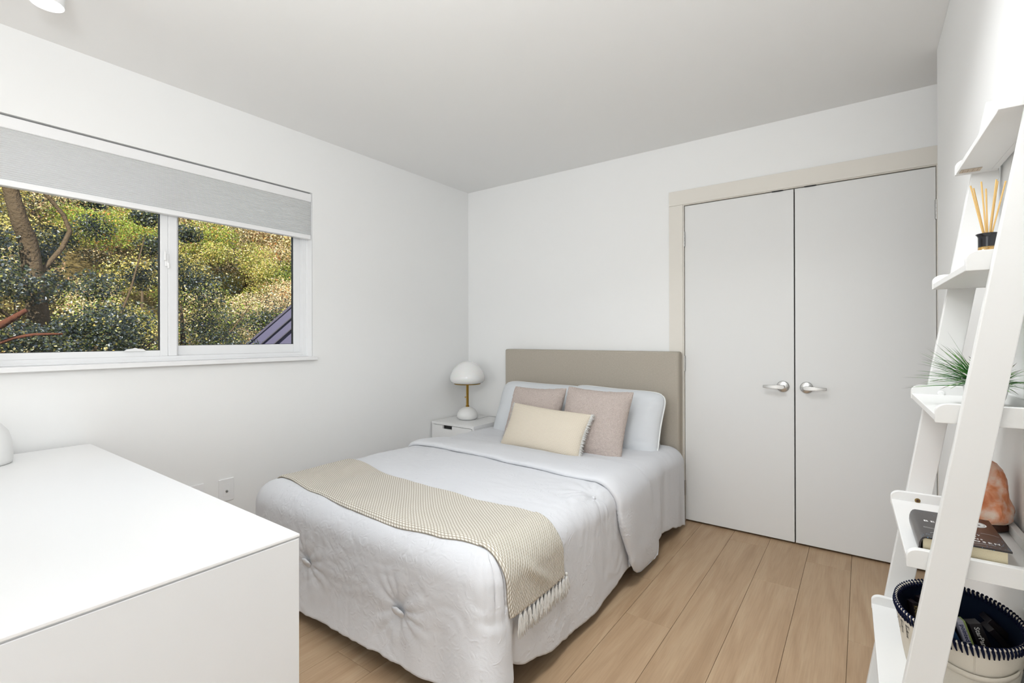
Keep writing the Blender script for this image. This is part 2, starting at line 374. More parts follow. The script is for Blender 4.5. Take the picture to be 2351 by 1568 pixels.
# ================================================================== ROOM SHELL
HC = 2.458; XR = 3.065; YC = -.385; YB = -7.2
t = struct(tag(bpy.data.objects.new('floor', None), 'pale oak plank floor running from camera to closet doors', 'floor')); COL.objects.link(t)
floor_root = t
obj('subfloor', MB().box(-.15, 3.6, YB, .9, -.12, -.016), SUBF, t)
PW = .1965; X0 = 1.9595
starts = {10: [-1.22], 11: [-.14], 12: [-.565], 13: [], 14: [-.89]}
k = 0
for i in range(-1, 18):
    x0 = X0 + (i - 10) * PW; x1 = x0 + PW
    if x1 < 0: continue
    x0c = max(x0, 0.0); x1c = min(x1, 3.45)
    if x0c >= x1c: continue
    if i in starts and starts[i]: j = starts[i][0]
    elif i == 13: j = -2.1
    else: j = -random.uniform(.1, 1.9)
    js = [j]
    while js[-1] > YB: js.append(js[-1] - 1.9)
    js2 = [j + 1.9]
    ys = sorted(set([.06, YB] + [y for y in js + js2 if YB < y < .06]))
    for a, b in zip(ys[:-1], ys[1:]):
        if b - a < .03: continue
        g = .0006
        o = obj('plank', MB().box(x0c + g, x1c - g, a + g, b - g, -.016, 0), FLOOR, floor_root, bevel=.0008, seg=1)
        # give each plank its own origin so grain differs
        k += 1
o = obj('wall_left', MB().box(-.15, 0, YB, .1, -.1, 1.057).box(-.15, 0, YB, -2.972, 1.057, 2.104).box(-.15, 0, -1.485, .1, 1.057, 2.104).box(-.15, 0, YB, .1, 2.104, HC), WALL); struct(o, 'white painted wall with the window', 'wall')
o = obj('wall_back', MB().box(0, 1.856, 0, .1, -.1, HC).box(1.856, 3.100, 0, .1, 2.058, HC).box(3.100, 3.6, 0, .1, -.1, HC), WALL); struct(o, 'white painted wall behind the bed and closet', 'wall')
o = obj('wall_right', MB().box(XR, XR + .13, YB, YC, -.1, HC), WALL, bevel=.003); struct(o, 'white painted wall the ladder shelf leans on', 'wall')
o = obj('wall_alcove', MB().box(3.45, 3.6, YC, 0, -.1, HC).box(XR + .13, 3.6, YC - .1, YC, -.1, HC), WALL); struct(o, 'white side wall of the closet alcove', 'wall')
o = obj('wall_rear', MB().box(-.15, 3.2, YB - .12, YB, -.1, HC), WALL); struct(o, 'white wall behind the camera', 'wall')
o = obj('ceiling', MB().box(-.15, 3.6, YB - .12, .9, HC, HC + .15), CEIL); struct(o, 'flat white ceiling', 'ceiling')
# closet void behind the doors
o = obj('wall_closet', MB().box(1.75, 3.3, .62, .66, -.1, 2.3).box(1.70, 1.75, .1, .66, -.1, 2.3).box(3.3, 3.35, .1, .66, -.1, 2.3).box(1.75, 3.3, .1, .66, 2.3, 2.34), DARK); struct(o, 'closet interior painted near black for its shade, seen only through door gaps', 'wall')
# casing
o = obj('trim_1', MB().box(1.763, 1.852, -.014, 0, 0, 2.054), CREAM, bevel=.0015); struct(o, 'cream vertical casing left of the closet doors', 'trim')
o = obj('trim_2', MB().box(1.763, 3.40, -.015, 0, 2.0545, 2.148), CREAM, bevel=.0015); struct(o, 'cream head casing above the closet doors', 'trim')
o = obj('trim_3', MB().box(3.104, 3.19, -.014, 0, 0, 2.054), CREAM, bevel=.0015); struct(o, 'cream casing right of the closet doors', 'trim')
o = obj('trim_4', MB().box(1.853, 1.8585, -.012, .09, 0, 2.0535).box(3.0975, 3.1035, -.012, .09, 0, 2.0535).box(1.8585, 3.0975, -.010, .09, 2.0500, 2.0540), CREAM); struct(o, 'thin closet door jamb', 'trim')

# closet doors
def closet_door(num, x0, x1, hx, sgn, label, hinge_side):
    root = bpy.data.objects.new('door_%d' % num, None); COL.objects.link(root); root.location = ((x0 + x1) / 2, .0, 0)
    struct(root, label, 'door')
    obj('door_leaf', MB().box(x0, x1, .0, .035, .012, 2.0455), DOORM, root, bevel=.0012)
    hz = .905
    h = obj('door_handle', MB().tube([(hx, -.002, hz), (hx, -.052, hz)], .0115, 20), CHROME, root, smooth=True, auto=.6)
    # round rosette, slightly domed
    prof = [(.033, 0), (.033, .004), (.030, .0075), (.016, .011), (.0001, .0115)]
    mb = MB(); n = 48
    vs = [(hx + r * math.cos(2 * PI * j / n), -z, hz + r * math.sin(2 * PI * j / n)) for r, z in prof for j in range(n)]
    mb.add(vs, [(i * n + j, (i + 1) * n + j, (i + 1) * n + (j + 1) % n, i * n + (j + 1) % n) for i in range(len(prof) - 1) for j in range(n)])
    obj('rosette', mb, CHROME, h, smooth=True, auto=.5)
    # lever: tapered flat bar with rounded root
    mb = MB(); st = []
    L = .098
    for i in range(15):
        u = i / 14; x = hx + sgn * (-.013 + u * (L + .013)); hh = .0125 * (1 - .38 * u); yy = -.050 - .004 * math.sin(u * PI); th = .005
        if i == 0: hh *= .45
        if i == 1: hh *= .85
        if i == 14: hh *= .9
        st.append([(x, yy - th, hz + hh), (x, yy - th, hz - hh), (x, yy + th, hz - hh), (x, yy + th, hz + hh)])
    vs = [p for s_ in st for p in s_]; fs = [(i * 4 + j, i * 4 + (j + 1) % 4, i * 4 + 4 + (j + 1) % 4, i * 4 + 4 + j) for i in range(14) for j in range(4)] + [(3, 2, 1, 0), (56, 57, 58, 59)]
    obj('lever', MB().add(vs, fs), CHROME, h, bevel=.0015, smooth=True, auto=.7)
    hxx = x0 - .0015 if hinge_side < 0 else x1 + .0012
    for z0, z1 in ((.171, .262), (.975, 1.072), (1.783, 1.878)):
        mb = MB()
        for q in range(5):
            a = z0 + (z1 - z0) * q / 5; b = z0 + (z1 - z0) * (q + 1) / 5 - .0008
            mb.tube([(hxx, -.006, a), (hxx, -.006, b)], .0062, 12)
        mb.tube([(hxx, -.006, z0 - .003), (hxx, -.006, z0)], .0045, 10).tube([(hxx, -.006, z1), (hxx, -.006, z1 + .003)], .0045, 10)
        mb.box(hxx - .0012, hxx + .0012, -.004, .012, z0, z1)
        obj('hinge', mb, STEEL, root, smooth=True, auto=.6)
    return root
d1 = closet_door(1, 1.8615, 2.4765, 2.420, -1, 'left white flush closet door with chrome lever', -1)
d2 = closet_door(2, 2.4825, 3.0955, 2.538, 1, 'right white flush closet door with chrome lever', 1)
for r_, a, b in ((d1, 2.364, 2.424), (d2, 2.530, 2.588)):
    obj('catch', MB().box(a, b, -.006, .03, 2.0462, 2.0515).box(a + .005, b - .005, -.0085, -.004, 2.0435, 2.0505), BLACK, r_)

# ================================================================== WINDOW
wr = bpy.data.objects.new('window_1', None); COL.objects.link(wr); wr.location = (-.07, -2.23, 1.08)
struct(wr, 'white vinyl sliding window with two panes', 'window')
xf0, xf1 = -.135, -.055
WY0, WY1 = -2.972, -1.487; WZ0, WZ1 = 1.079, 2.104
mb = MB().box(xf0, xf1, WY1 - .036, WY1, WZ0, WZ1).box(xf0, xf1, WY0, WY0 + .036, WZ0, WZ1).box(xf0, xf1, WY0 + .036, WY1 - .036, WZ0, WZ0 + .026).box(xf0, xf1, WY0 + .036, WY1 - .036, WZ1 - .03, WZ1)
mb.box(xf1, xf1 + .008, WY1 - .012, WY1, WZ0, WZ1).box(xf1, xf1 + .008, WY0 + .02, WY1 - .012, WZ0, WZ0 + .010)
obj('window_frame', mb, VINYL, wr, bevel=.0015)
# left (inner) sash
def sash(y0, y1, gy0, gy1, gz0, gz1, x0, x1, zb):
    s = obj('sash', MB().box(x0, x1, y0, gy0, zb, 2.07).box(x0, x1, gy1, y1, zb, 2.07).box(x0, x1, gy0, gy1, zb, gz0).box(x0, x1, gy0, gy1, gz1, 2.07), VINYL, wr, bevel=.002)
    xm = (x0 + x1) / 2
    obj('gasket', MB().box(xm - .008, xm + .008, gy0 - .001, gy0 + .0035, gz0 - .001, gz1).box(xm - .008, xm + .008, gy1 - .0035, gy1 + .001, gz0 - .001, gz1).box(xm - .008, xm + .008, gy0, gy1, gz0 - .001, gz0 + .002).box(xm - .008, xm + .008, gy0, gy1, gz1 - .002, gz1 + .001), GASKET, s)
    obj('pane', MB().box(xm - .002, xm + .002, gy0, gy1, gz0, gz1), GLASS, s)
    return s
s1 = sash(WY0 + .036, -2.246, WY0 + .075, -2.279, 1.1335, 2.05, -.084, -.056, 1.105)
s2 = sash(-2.236, WY1 - .036, -2.191, -1.562, 1.156, 2.05, -.112, -.082, 1.105)
obj('interlock', MB().box(-.080, -.052, -2.2455, -2.207, 1.105, 2.07), VINYL, wr, bevel=.002)
obj('pull_rail', MB().box(-.082, -.070, -2.2065, -2.199, 1.16, 2.05), VINYL, wr, bevel=.001)
mb = MB().box(-.052, -.044, -2.262, -2.246, 1.556, 1.622).box(-.048, -.036, -2.268, -2.258, 1.585, 1.632).box(-.050, -.038, -2.252, -2.244, 1.546, 1.575)
obj('latch', mb, SILL, wr, bevel=.0025)
prof = [(0, 0), (.09, 0), (.078, .010), (.055, .013), (.045, .017), (.035, .013), (.012, .010)]
obj('finger_pull', MB().prism([(u, v) for u, v in prof], -.056, -.045, lambda u, v, w: (w, -2.43 + u, 1.131 + v)), SILL, wr, bevel=.001)
obj('window_sill', MB().box(-.055, .035, -3.0, -1.470, 1.057, 1.0788), SILL, wr, bevel=.002)
obj('side_jamb', MB().box(-.055, -.0005, WY1 - .0015, WY1 - .0001, WZ0, WZ1), SILL, wr)

# cellular blind
br = thing('cellular_blind', 'white pleated cellular shade lowered over the window top', 'blind', (-.02, -2.23, 1.82))
by0, by1 = -2.965, -1.4905
obj('head_rail', MB().box(-.048, -.004, by0, by1 + .001, 2.046, 2.0965), SILL, br, bevel=.004)
n = 24; P = []
z0, z1 = 1.838, 2.046
prof = []
for i in range(n):
    za = z0 + (z1 - z0) * i / n; zb_ = z0 + (z1 - z0) * (i + 1) / n
    prof += [(-.0110, za), (-.0065, (za + zb_) / 2)]
prof.append((-.0110, z1))
vs = []; fs = []
for (x, z) in prof: vs += [(x, by0 + .003, z), (x, by1 - .003, z)]
for i in range(len(prof) - 1): fs.append((2 * i, 2 * i + 1, 2 * i + 3, 2 * i + 2))
m0 = len(vs)
for (x, z) in prof: vs += [(-.042 - x, by0 + .003, z), (-.042 - x, by1 - .003, z)]
for i in range(len(prof) - 1): fs.append((m0 + 2 * i + 2, m0 + 2 * i + 3, m0 + 2 * i + 1, m0 + 2 * i))
for q in (0, 1):
    for i in range(len(prof) - 1):
        if i % 2 == 0: fs.append((2 * i + q, 2 * i + 2 + q, 2 * i + 4 + q, m0 + 2 * i + 4 + q, m0 + 2 * i + 2 + q, m0 + 2 * i + q))
obj('pleated_fabric', MB().add(vs, fs), BLIND, br)
obj('bottom_rail', MB().box(-.038, -.004, by0 + .002, by1 - .002, 1.812, 1.838), SILL, br, bevel=.003)

# outlets
def plate(name, y0, y1, z0, z1, label, cat):
    r = thing(name, label, cat, (.003, (y0 + y1) / 2, (z0 + z1) / 2))
    obj('cover_plate', MB().box(0, .006, y0, y1, z0, z1), SILL, r, bevel=.002)
    ym = (y0 + y1) / 2; zm = (z0 + z1) / 2
    obj('insert', MB().box(.005, .0072, ym - .0165, ym + .0165, zm - .034, zm + .034), SILL, r, bevel=.0008)
    return r
r = plate('coaxial_wall_plate', -2.033, -1.957, .312, .432, 'white cable wall plate with a small metal jack, nearer the bed', 'wall plate')
mb = MB()
mb.add([(.0072 + dx, -1.995 + rr * math.cos(a), .366 + rr * math.sin(a)) for dx, rr in ((0, .0062), (.003, .0062), (.003, .0042), (.009, .0042), (.009, .002), (.006, .002)) for a in [2 * PI * j / 16 for j in range(16)]],
       [(i * 16 + j, i * 16 + (j + 1) % 16, (i + 1) * 16 + (j + 1) % 16, (i + 1) * 16 + j) for i in range(5) for j in range(16)])
obj('coaxial_jack', mb, CHROME, r, smooth=True, auto=.6)
plate('power_outlet', -2.180, -2.106, .314, .434, 'white wall plate mostly hidden behind the desk top edge', 'outlet')

# ceiling downlights
def downlight(loc, label, group):
    x, y = loc; r = thing('ceiling_downlight', label, 'ceiling light', (x, y, HC), group)
    mb = MB().lathe([(.041, HC - .112), (.0445, HC - .115), (.0455, HC - .113), (.0455, HC - .0005), (.041, HC - .0005)], x, y, 48, cap=False)
    obj('housing', mb, LACQ, r, smooth=True, auto=.6)
    obj('lens', MB().lathe([(.0412, HC - .108), (.0412, HC - .1135), (.03, HC - .116), (.0001, HC - .1175)], x, y, 40, cap=False), LIGHTD, r, smooth=True)
    return r
dl = downlight((.53, -2.80), 'white cylinder ceiling light glowing above the desk', None)
lamp('downlight_beam', 'SPOT', (.53, -2.80, HC - .125), (0, 0, 0), 8, .04, color=(.985, .985, 1), angle=2.5, blend=1.0)
for (x, y, lab) in ((.6, -5.2, 'added unseen white cylinder ceiling light behind the camera, over the left rear corner'), (2.4, -5.2, 'added unseen white cylinder ceiling light behind the camera, over the right rear corner')):
    c = copy_tree(dl); c.location = (x, y, HC); c['label'] = lab; c['group'] = 'added ceiling lights behind the camera'
    lamp('downlight_beam', 'SPOT', (x, y, HC - .125), (0, 0, 0), 4, .04, color=(.985, .985, 1), angle=2.5, blend=1.0)  # these two unseen downlights are added to help light the room

# ================================================================== DESK
dr = thing('desk', 'large plain white desk in the left foreground', 'desk', (.9, -2.9, 0))
DY1, DY0, DX0, DX1 = -2.572, -3.10, .035, 1.712
obj('desk_top', MB().box(DX0, DX1, DY0, DY1, .7235, .73), DESKM, dr, bevel=.0012)
obj('top_panel', MB().box(DX0 + .051, DX1 - .051, DY0 + .002, DY1 - .002, .675, .7195), DESKS, dr, bevel=.001)
obj('glass_spacer', MB().box(DX0 + .01, DX1 - .006, DY0 + .01, DY1 - .006, .7195, .7235), DESKS, dr)
obj('side_panel', MB().box(DX1 - .05, DX1 - .001, DY0 + .002, DY1 - .001, 0, .7195), DESKS, dr, bevel=.0015)
obj('side_panel', MB().box(DX0 + .004, DX0 + .05, DY0 + .002, DY1 - .002, 0, .7195), DESKS, dr, bevel=.0015)
obj('back_panel', MB().box(DX0 + .05, DX1 - .05, DY1 - .022, DY1 - .002, .25, .6745), DESKS, dr, bevel=.001)
# white domed object at the left border
cx_, cy_ = .185, -2.925
r = thing('desk_lamp', 'smooth white domed ornament at the left edge of the desk', 'ornament', (cx_, cy_, .7305))
prof = [(.001, .8985), (.035, .893), (.062, .876), (.08, .85), (.089, .815), (.0925, .77), (.0925, .745), (.0905, .734), (.086, .7308)]
obj('dome', MB().lathe(prof[::-1], cx_, cy_, 64), STONEW, r, smooth=True, auto=1.0)
r.name = 'domed_ornament'

# dried grass tuft standing on the sill, tips just in frame
r = thing('dried_grass_vase', 'grey dried grass tuft on the window sill at the left border', 'plant', (.0, -2.93, 1.079))
obj('vase', MB().lathe([(.014, 1.0795), (.019, 1.083), (.021, 1.10), (.013, 1.118), (.010, 1.125), (.012, 1.128)], -.008, -2.935, 24), POTM, r, smooth=True, auto=.9)
mb = MB()
for i in range(46):
    a = random.uniform(-.9, .9); L = random.uniform(.05, .105); e = random.uniform(-.25, .9)
    d = Vector((.35 * math.sin(a), math.cos(a) * math.cos(e), math.sin(e)))
    p0 = Vector((-.008, -2.935, 1.122)); pts = [p0 + d * L * q / 4 + Vector((0, 0, -.025 * (q / 4) ** 2)) for q in range(5)]
    mb.tube(pts, [.0008, .0007, .0006, .0005, .0002], 4)
DRY = mat('dried_grass', srgb(150, 146, 138), .9)
obj('dried_grass', mb, DRY, r)

# ================================================================== NIGHTSTAND + LAMP
nr = thing('nightstand', 'small white nightstand with a cut-out drawer grip left of the bed', 'nightstand', (.235, -.245, 0))
nx0, nx1, ny0, ny1 = .012, .452, -.462, -.012
obj('nightstand_top', MB().box(nx0, nx1, ny0, ny1, .510, .530), LACQ, nr, bevel=.001)
obj('carcass', MB().box(nx0, nx0 + .018, ny0 + .002, ny1, .03, .5095).box(nx1 - .018, nx1, ny0 + .002, ny1, .03, .5095).box(nx0 + .018, nx1 - .018, ny1 - .01, ny1, .03, .5095).box(nx0 + .018, nx1 - .018, ny0 + .03, ny1 - .01, .03, .045), LACQ, nr, bevel=.0008)
for z0, z1 in ((.285, .507), (.052, .280)):
    xa, xb = nx0 + .0035, nx1 - .0195; g0, g1 = xa + .118, xa + .118 + .098
    mb = MB().box(xa, g0, ny0 - .0, ny0 + .016, z0, z1).box(g1, xb, ny0 - .0, ny0 + .016, z0, z1).box(g0, g1, ny0 - .0, ny0 + .016, z0, z1 - .026)
    dd = obj('drawer', mb, LACQ, nr)
    obj('grip_painted_shade', MB().box(g0 - .002, g1 + .002, ny0 + .0165, ny0 + .022, z1 - .03, z1), BLACK, dd)  # black strip painting the shade inside the grip cut-out

lx, ly = .192, -.235
lr = thing('table_lamp', 'mushroom table lamp with opal shade and brass stem on nightstand', 'lamp', (lx, ly, .5305))
prof = [(.045, .5305), (.070, .533), (.082, .545), (.0855, .562), (.081, .582), (.066, .605), (.045, .622), (.022, .631), (.001, .633)]
obj('lamp_base', MB().lathe(prof, lx, ly, 64), STONEW, lr, smooth=True, auto=1.2)
obj('stem', MB().lathe([(.014, .629), (.0145, .642), (.0105, .645), (.0105, .812), (.013, .816)], lx, ly, 32), BRASS, lr, smooth=True, auto=.7)
obj('switch', MB().tube([(lx - .010, ly - .006, .708), (lx - .019, ly - .011, .708)], .0045, 12), BRASS, lr, smooth=True, auto=.7)
obj('shade_plate', MB().lathe([(.001, .814), (.106, .8155), (.108, .8185), (.106, .8215), (.001, .823)], lx, ly, 64), BRASS, lr, smooth=True, auto=.9)
prof = [(.104, .8215), (.124, .829), (.138, .843), (.1435, .862), (.140, .885), (.130, .912), (.114, .938), (.095, .960), (.074, .978), (.05, .9925), (.025, 1.0), (.001, 1.002)]
obj('lamp_shade', MB().lathe(prof, lx, ly, 72), OPAL, lr, smooth=True, auto=1.2)
pts = [(lx + .08, ly + .02, .5345), (lx + .11, ly + .05, .543), (lx + .15, ly + .09, .555), (lx + .19, ly + .13, .548), (lx + .215, ly + .16, .5335), (lx + .215, ly + .215, .5335)]
def smooth_pts(pts, n=6):
    out = []; P_ = [Vector(p) for p in pts]
    for i in range(len(P_) - 1):
        p0, p1, p2, p3 = P_[max(i - 1, 0)], P_[i], P_[i + 1], P_[min(i + 2, len(P_) - 1)]
        for j in range(n):
            t_ = j / n; out.append(.5 * ((2 * p1) + (-p0 + p2) * t_ + (2 * p0 - 5 * p1 + 4 * p2 - p3) * t_ ** 2 + (-p0 + 3 * p1 - 3 * p2 + p3) * t_ ** 3))
    out.append(P_[-1]); return out
obj('power_cord', MB().tube(smooth_pts(pts), .0018, 6), GREYC, lr, smooth=True)

# ================================================================== BED
bed = thing('bed', 'double bed with taupe upholstered headboard against the back wall', 'bed', (1.157, -1.05, 0))
# headboard: upholstered rounded slab
obj('headboard', MB().box(.466, 1.848, -.092, -.016, .05, 1.100), HEADB, bed, bevel=.014, seg=4, smooth=True)
obj('piping', MB().tube([(1.8485, -.030, .06), (1.8485, -.030, 1.082)], .003, 8), HEADB, bed)
obj('bed_rail', MB().box(.50, 1.82, -2.0, -.10, .12, .22), SUBF, bed, bevel=.005)
for x in (.56, 1.76):
    for y in (-.2, -1.92): obj('leg', MB().lathe([(.022, 0), (.026, .12)], x, y, 16), DWOOD, bed)
o = obj('mattress', MB().box(.50, 1.82, -2.0, -.105, .222, .455), SHAM, bevel=.03, seg=3)
tag(o, 'white mattress hidden beneath the comforter and sheet', 'mattress')

XL, XRB, YF, T, R = .435, 1.872, -2.062, .505, .088
def lowf(x, y): return .007 * noise.noise(Vector((x * 2.3, y * 2.3, 1.7))) + .004 * noise.noise(Vector((x * 6, y * 5, 4.1)))
def section(a, hem, lean=0.0, R=R):
    """a: arc distance past the start of the rounding -> (out, z); out is relative to the vertical face"""
    q = R * PI / 2
    if a <= 0: return (-R + a, T)
    if a < q: th = a / R; return (-R + R * math.sin(th), T - R + R * math.cos(th))
    d = a - q; return (lean * d, T - R - d)
def bed_pt(s, y, off=0.0):
    """point on the bedding for cross-bed coordinate s (0 at the room's left wall side, flat until the roundings)"""
    sR = XRB - R; sL = XL + R
    if s > sR:
        o_, z = section(s - sR, 0, .02); th = min(1, (s - sR) / (R * PI / 2)) * PI / 2
        n_ = (math.sin(th), 0, math.cos(th)); x = XRB + o_
    elif s < sL:
        o_, z = section(sL - s, 0, .02); th = min(1, (sL - s) / (R * PI / 2)) * PI / 2
        n_ = (-math.sin(th), 0, math.cos(th)); x = XL - o_
    else: x, z, n_ = s, T, (0, 0, 1)
    zz = z
    if y < YF + R:
        dy = min(YF + R - y, R * .98); zz -= (R - math.sqrt(R * R - dy * dy)) * max(0, n_[2])
    h = lowf(x, y) + off
    return Vector((x + n_[0] * h, y, zz + n_[2] * h))

def grid_displace(P, fn):
    du = np.gradient(P, axis=0); dv = np.gradient(P, axis=1); N = np.cross(du, dv)
    l = np.linalg.norm(N, axis=2, keepdims=True); l[l < 1e-12] = 1; N = N / l
    Q = P.copy()
    for i in range(P.shape[0]):
        for j in range(P.shape[1]): Q[i, j] += N[i, j] * fn(P[i, j], i, j)
    return Q

# ---- comforter: rings from the centre line out to a rounded perimeter, then down the skirt
def interp(x, pts):
    if x <= pts[0][0]: return pts[0][1]
    for (a, va), (b, vb) in zip(pts, pts[1:]):
        if x <= b:
            t_ = (x - a) / (b - a); t_ = t_ * t_ * (3 - 2 * t_); return va + (vb - va) * t_
    return pts[-1][1]
rc = .075; step = .0095; per = []
YH = -1.0
def seg(a, b, n_, kind):
    a = Vector(a); b = Vector(b); L = (b - a).length; k = max(2, int(L / step))
    for i in range(k): per.append((a.lerp(b, i / k), Vector(n_), kind))
seg((XL, YH), (XL, YF + rc), (-1, 0), 'L')
for i in range(14):
    th = PI + (PI / 2) * i / 14; per.append((Vector((XL + rc, YF + rc)) + Vector((math.cos(th), math.sin(th))) * rc, Vector((math.cos(th), math.sin(th))), 'CL'))
seg((XL + rc, YF), (XRB - rc, YF), (0, -1), 'F')
for i in range(22):
    th = 1.5 * PI + (PI / 2) * i / 22; per.append((Vector((XRB - rc, YF + rc)) + Vector((math.cos(th), math.sin(th))) * rc, Vector((math.cos(th), math.sin(th))), 'CR'))
seg((XRB, YF + rc), (XRB, YH), (1, 0), 'R')
per.append((Vector((XRB, YH)), Vector((1, 0)), 'R'))
arc = [0.0]
for a, b in zip(per, per[1:]): arc.append(arc[-1] + (b[0] - a[0]).length)
iC = [i for i, p in enumerate(per) if p[2] == 'CR']; sC = (arc[iC[0]] + arc[iC[-1]]) / 2
NT, NS = 54, 62
hem_side = [(-2.0, .10), (-1.957, .135), (-1.858, .105), (-1.69, .064), (-1.56, .050), (-1.377, .046), (-1.16, .060), (-1.01, .092)]
hem_foot = [(.4, .05), (.83, .053), (1.178, .062), (1.432, .066), (1.60, .074), (1.70, .082), (1.76, .050), (1.80, .012)]
xc = 1.155
P = np.zeros((NT + NS, len(per), 3))
tufts = [(.925, YF, .262, 'F'), (1.490, YF, .245, 'F'), (XRB - .045, -1.272, T - .012, 'E')]
for j, (p, nn, kd) in enumerate(per):
    c = Vector((xc, max(p.y, YF + .55)))
    inner = p - nn * R
    if kd in ('CL', 'CR'):
        # keep the inner start from folding over itself
        inner = p - nn * R
    ds = arc[j] - sC
    if kd == 'R': hem = interp(p.y, hem_side)
    elif kd == 'F': hem = interp(p.x, hem_foot)
    elif kd == 'CR': hem = .006 + .10 * max(0, (j - iC[0]) / len(iC) - .35)
    elif kd == 'CL': hem = .04
    else: hem = .06
    hem += .006 * noise.noise(Vector((arc[j] * 9, 2, 0))) + .002 * noise.noise(Vector((arc[j] * 40, 5, 0)))
    for i in range(NT):
        u = i / NT; q = c.lerp(inner, u ** .85)
        z = T + lowf(q.x, q.y)
        P[i, j] = (q.x, q.y, z)
    Ls = R * PI / 2 + (T - R - hem)
    for i in range(NS):
        w = i / (NS - 1); a = w * Ls
        o_, z = section(a, hem, .0)
        th = min(1, a / (R * PI / 2)) * PI / 2
        wd_ = max(0, (a - R * .9) / (Ls - R * .9))
        h = lowf(p.x, p.y) * (1 - w)
        # soft vertical folds
        f = wd_ ** 1.2 * (.016 * noise.noise(Vector((arc[j] * 3.1, 0, 3.3))) + .007 * noise.noise(Vector((arc[j] * 9, wd_ * .8, 7.3))))
        side = Vector((0, 0))
        if kd in ('F', 'CR', 'R'):
            # corner pleat: flares out towards the hem, then a tucked valley on the bed's long side
            g1 = math.exp(-((ds + .02) / .085) ** 2); g2 = math.exp(-((ds - .125) / .045) ** 2); g3 = math.exp(-((ds + .26) / .07) ** 2)
            f += .095 * g1 * wd_ ** 1.5 - .028 * g2 * wd_ ** .7 + .018 * g3 * wd_
            dirn = nn.lerp(Vector((.75, -.66)), g1 * .9)
            # small gathers near the top of the corner
            f += .004 * math.sin(ds * 210) * math.exp(-((ds - .05) / .06) ** 2) * math.sin(min(1, w * 1.6) * PI)
        else: dirn = nn
        if kd == 'F': f += .020 * wd_ * math.exp(-((p.x - .9) / .5) ** 2)
        xy = p + nn * (o_ + h * math.sin(th)) + dirn * f
        P[NT + i, j] = (xy.x, xy.y, z + h * math.cos(th))
def crinkle(p, i, j):
    v = Vector(p)
    skirt = max(0, i - NT) / NS
    top = 1 - skirt
    m_ = .5 + .5 * noise.noise(v * 1.9 + Vector((3, 1, 0)))
    w1 = noise.noise(v * 5)
    d = 0
    r_ = 1 - abs(noise.noise(Vector((v.x * 9 + w1, v.y * 13 - w1, v.z * 11 + w1 * 2)))) * 2
    d += .0026 * r_ * (.25 + m_) * (.6 + skirt)
    r2_ = 1 - abs(noise.noise(Vector((v.x * 24 + w1 * 3, v.y * 30, v.z * 17 + w1 * 4)))) * 2
    d += .0016 * r2_ * m_
    if v.y < YF + .03 and skirt > .1:   # crumpled foot face
        q = noise.noise(Vector((v.x * 6, v.z * 6, 9)))
        r3 = 1 - abs(noise.noise(Vector((v.x * 22 + q * 4, 2, v.z * 13 + q * 3.5)))) * 2
        d += .0042 * r3 * math.exp(-((v.x - 1.0) / .55) ** 2) * min(1, skirt * 2)
    for tx, ty, tz, k_ in tufts:
        rr = math.sqrt((v.x - tx) ** 2 + (v.y - ty) ** 2 * (0.3 if k_ == 'F' else 1) + (v.z - tz) ** 2)
        if rr < .30:
            d -= .014 * math.exp(-(rr / .045) ** 2)
            if k_ == 'F': a_ = math.atan2(v.z - tz, v.x - tx)
            else: a_ = math.atan2(v.y - ty, v.x - tx)
            d += .0032 * math.sin(a_ * 11 + 2 * math.sin(a_ * 3)) * math.exp(-((rr - .07) / .07) ** 2)
    fade = min(1, i / 6)
    return d * fade
P = grid_displace(P, crinkle)
# orientation: rings outward x perimeter ccw gives normals up/out when crossed (du x dv) ~ check sign
du = P[NT - 5, 300] - P[NT - 6, 300]; dv = P[NT - 6, 301] - P[NT - 6, 300]
if np.cross(du, dv)[2] < 0: P = P[:, ::-1]
comf = obj('comforter', MB().grid(P), COMF, smooth=True, solid=.012, loc=(1.15, -1.6, 0))
bm = bmesh.new(); bm.from_mesh(comf.data); bmesh.ops.remove_doubles(bm, verts=bm.verts, dist=.0006); bm.to_mesh(comf.data); bm.free()
tag(comf, 'puffy white tufted comforter draped over the bed down to the floor', 'comforter')
# tufts: little stitched puffs of fabric
for tx, ty, tz, k_ in tufts:
    mb = MB(); n = 28; rings = 10; vs = []
    for i in range(rings):
        ph = (i / (rings - 1)) * PI * .55
        for j in range(n):
            a_ = 2 * PI * j / n; rr = (.027 if k_ == 'F' else .014) * math.sin(ph) * (1 + .12 * math.cos(a_ * 2 + .3) + .07 * math.sin(a_ * 5))
            hgt = (.010 if k_ == 'F' else .007) * (math.cos(ph) + .9 * math.sin(ph) * math.sin(a_) * (1 if k_ == 'F' else 0) + .12 * math.sin(a_ * 4) * math.sin(ph))
            if k_ == 'F': vs.append((tx + rr * math.cos(a_), ty - .030 - hgt + .010, tz + rr * .8 * math.sin(a_)))
            else: vs.append((tx + rr * .45 * math.cos(a_) + .010 + hgt * .5, ty + rr * .9 * math.sin(a_), tz + hgt * .5 - rr * .35 * math.cos(a_) - .004))
    fs = [(i * n + j, i * n + (j + 1) % n, (i + 1) * n + (j + 1) % n, (i + 1) * n + j) for i in range(rings - 1) for j in range(n)]
    obj('tuft', mb.add(vs, fs), COMF, comf, smooth=True)

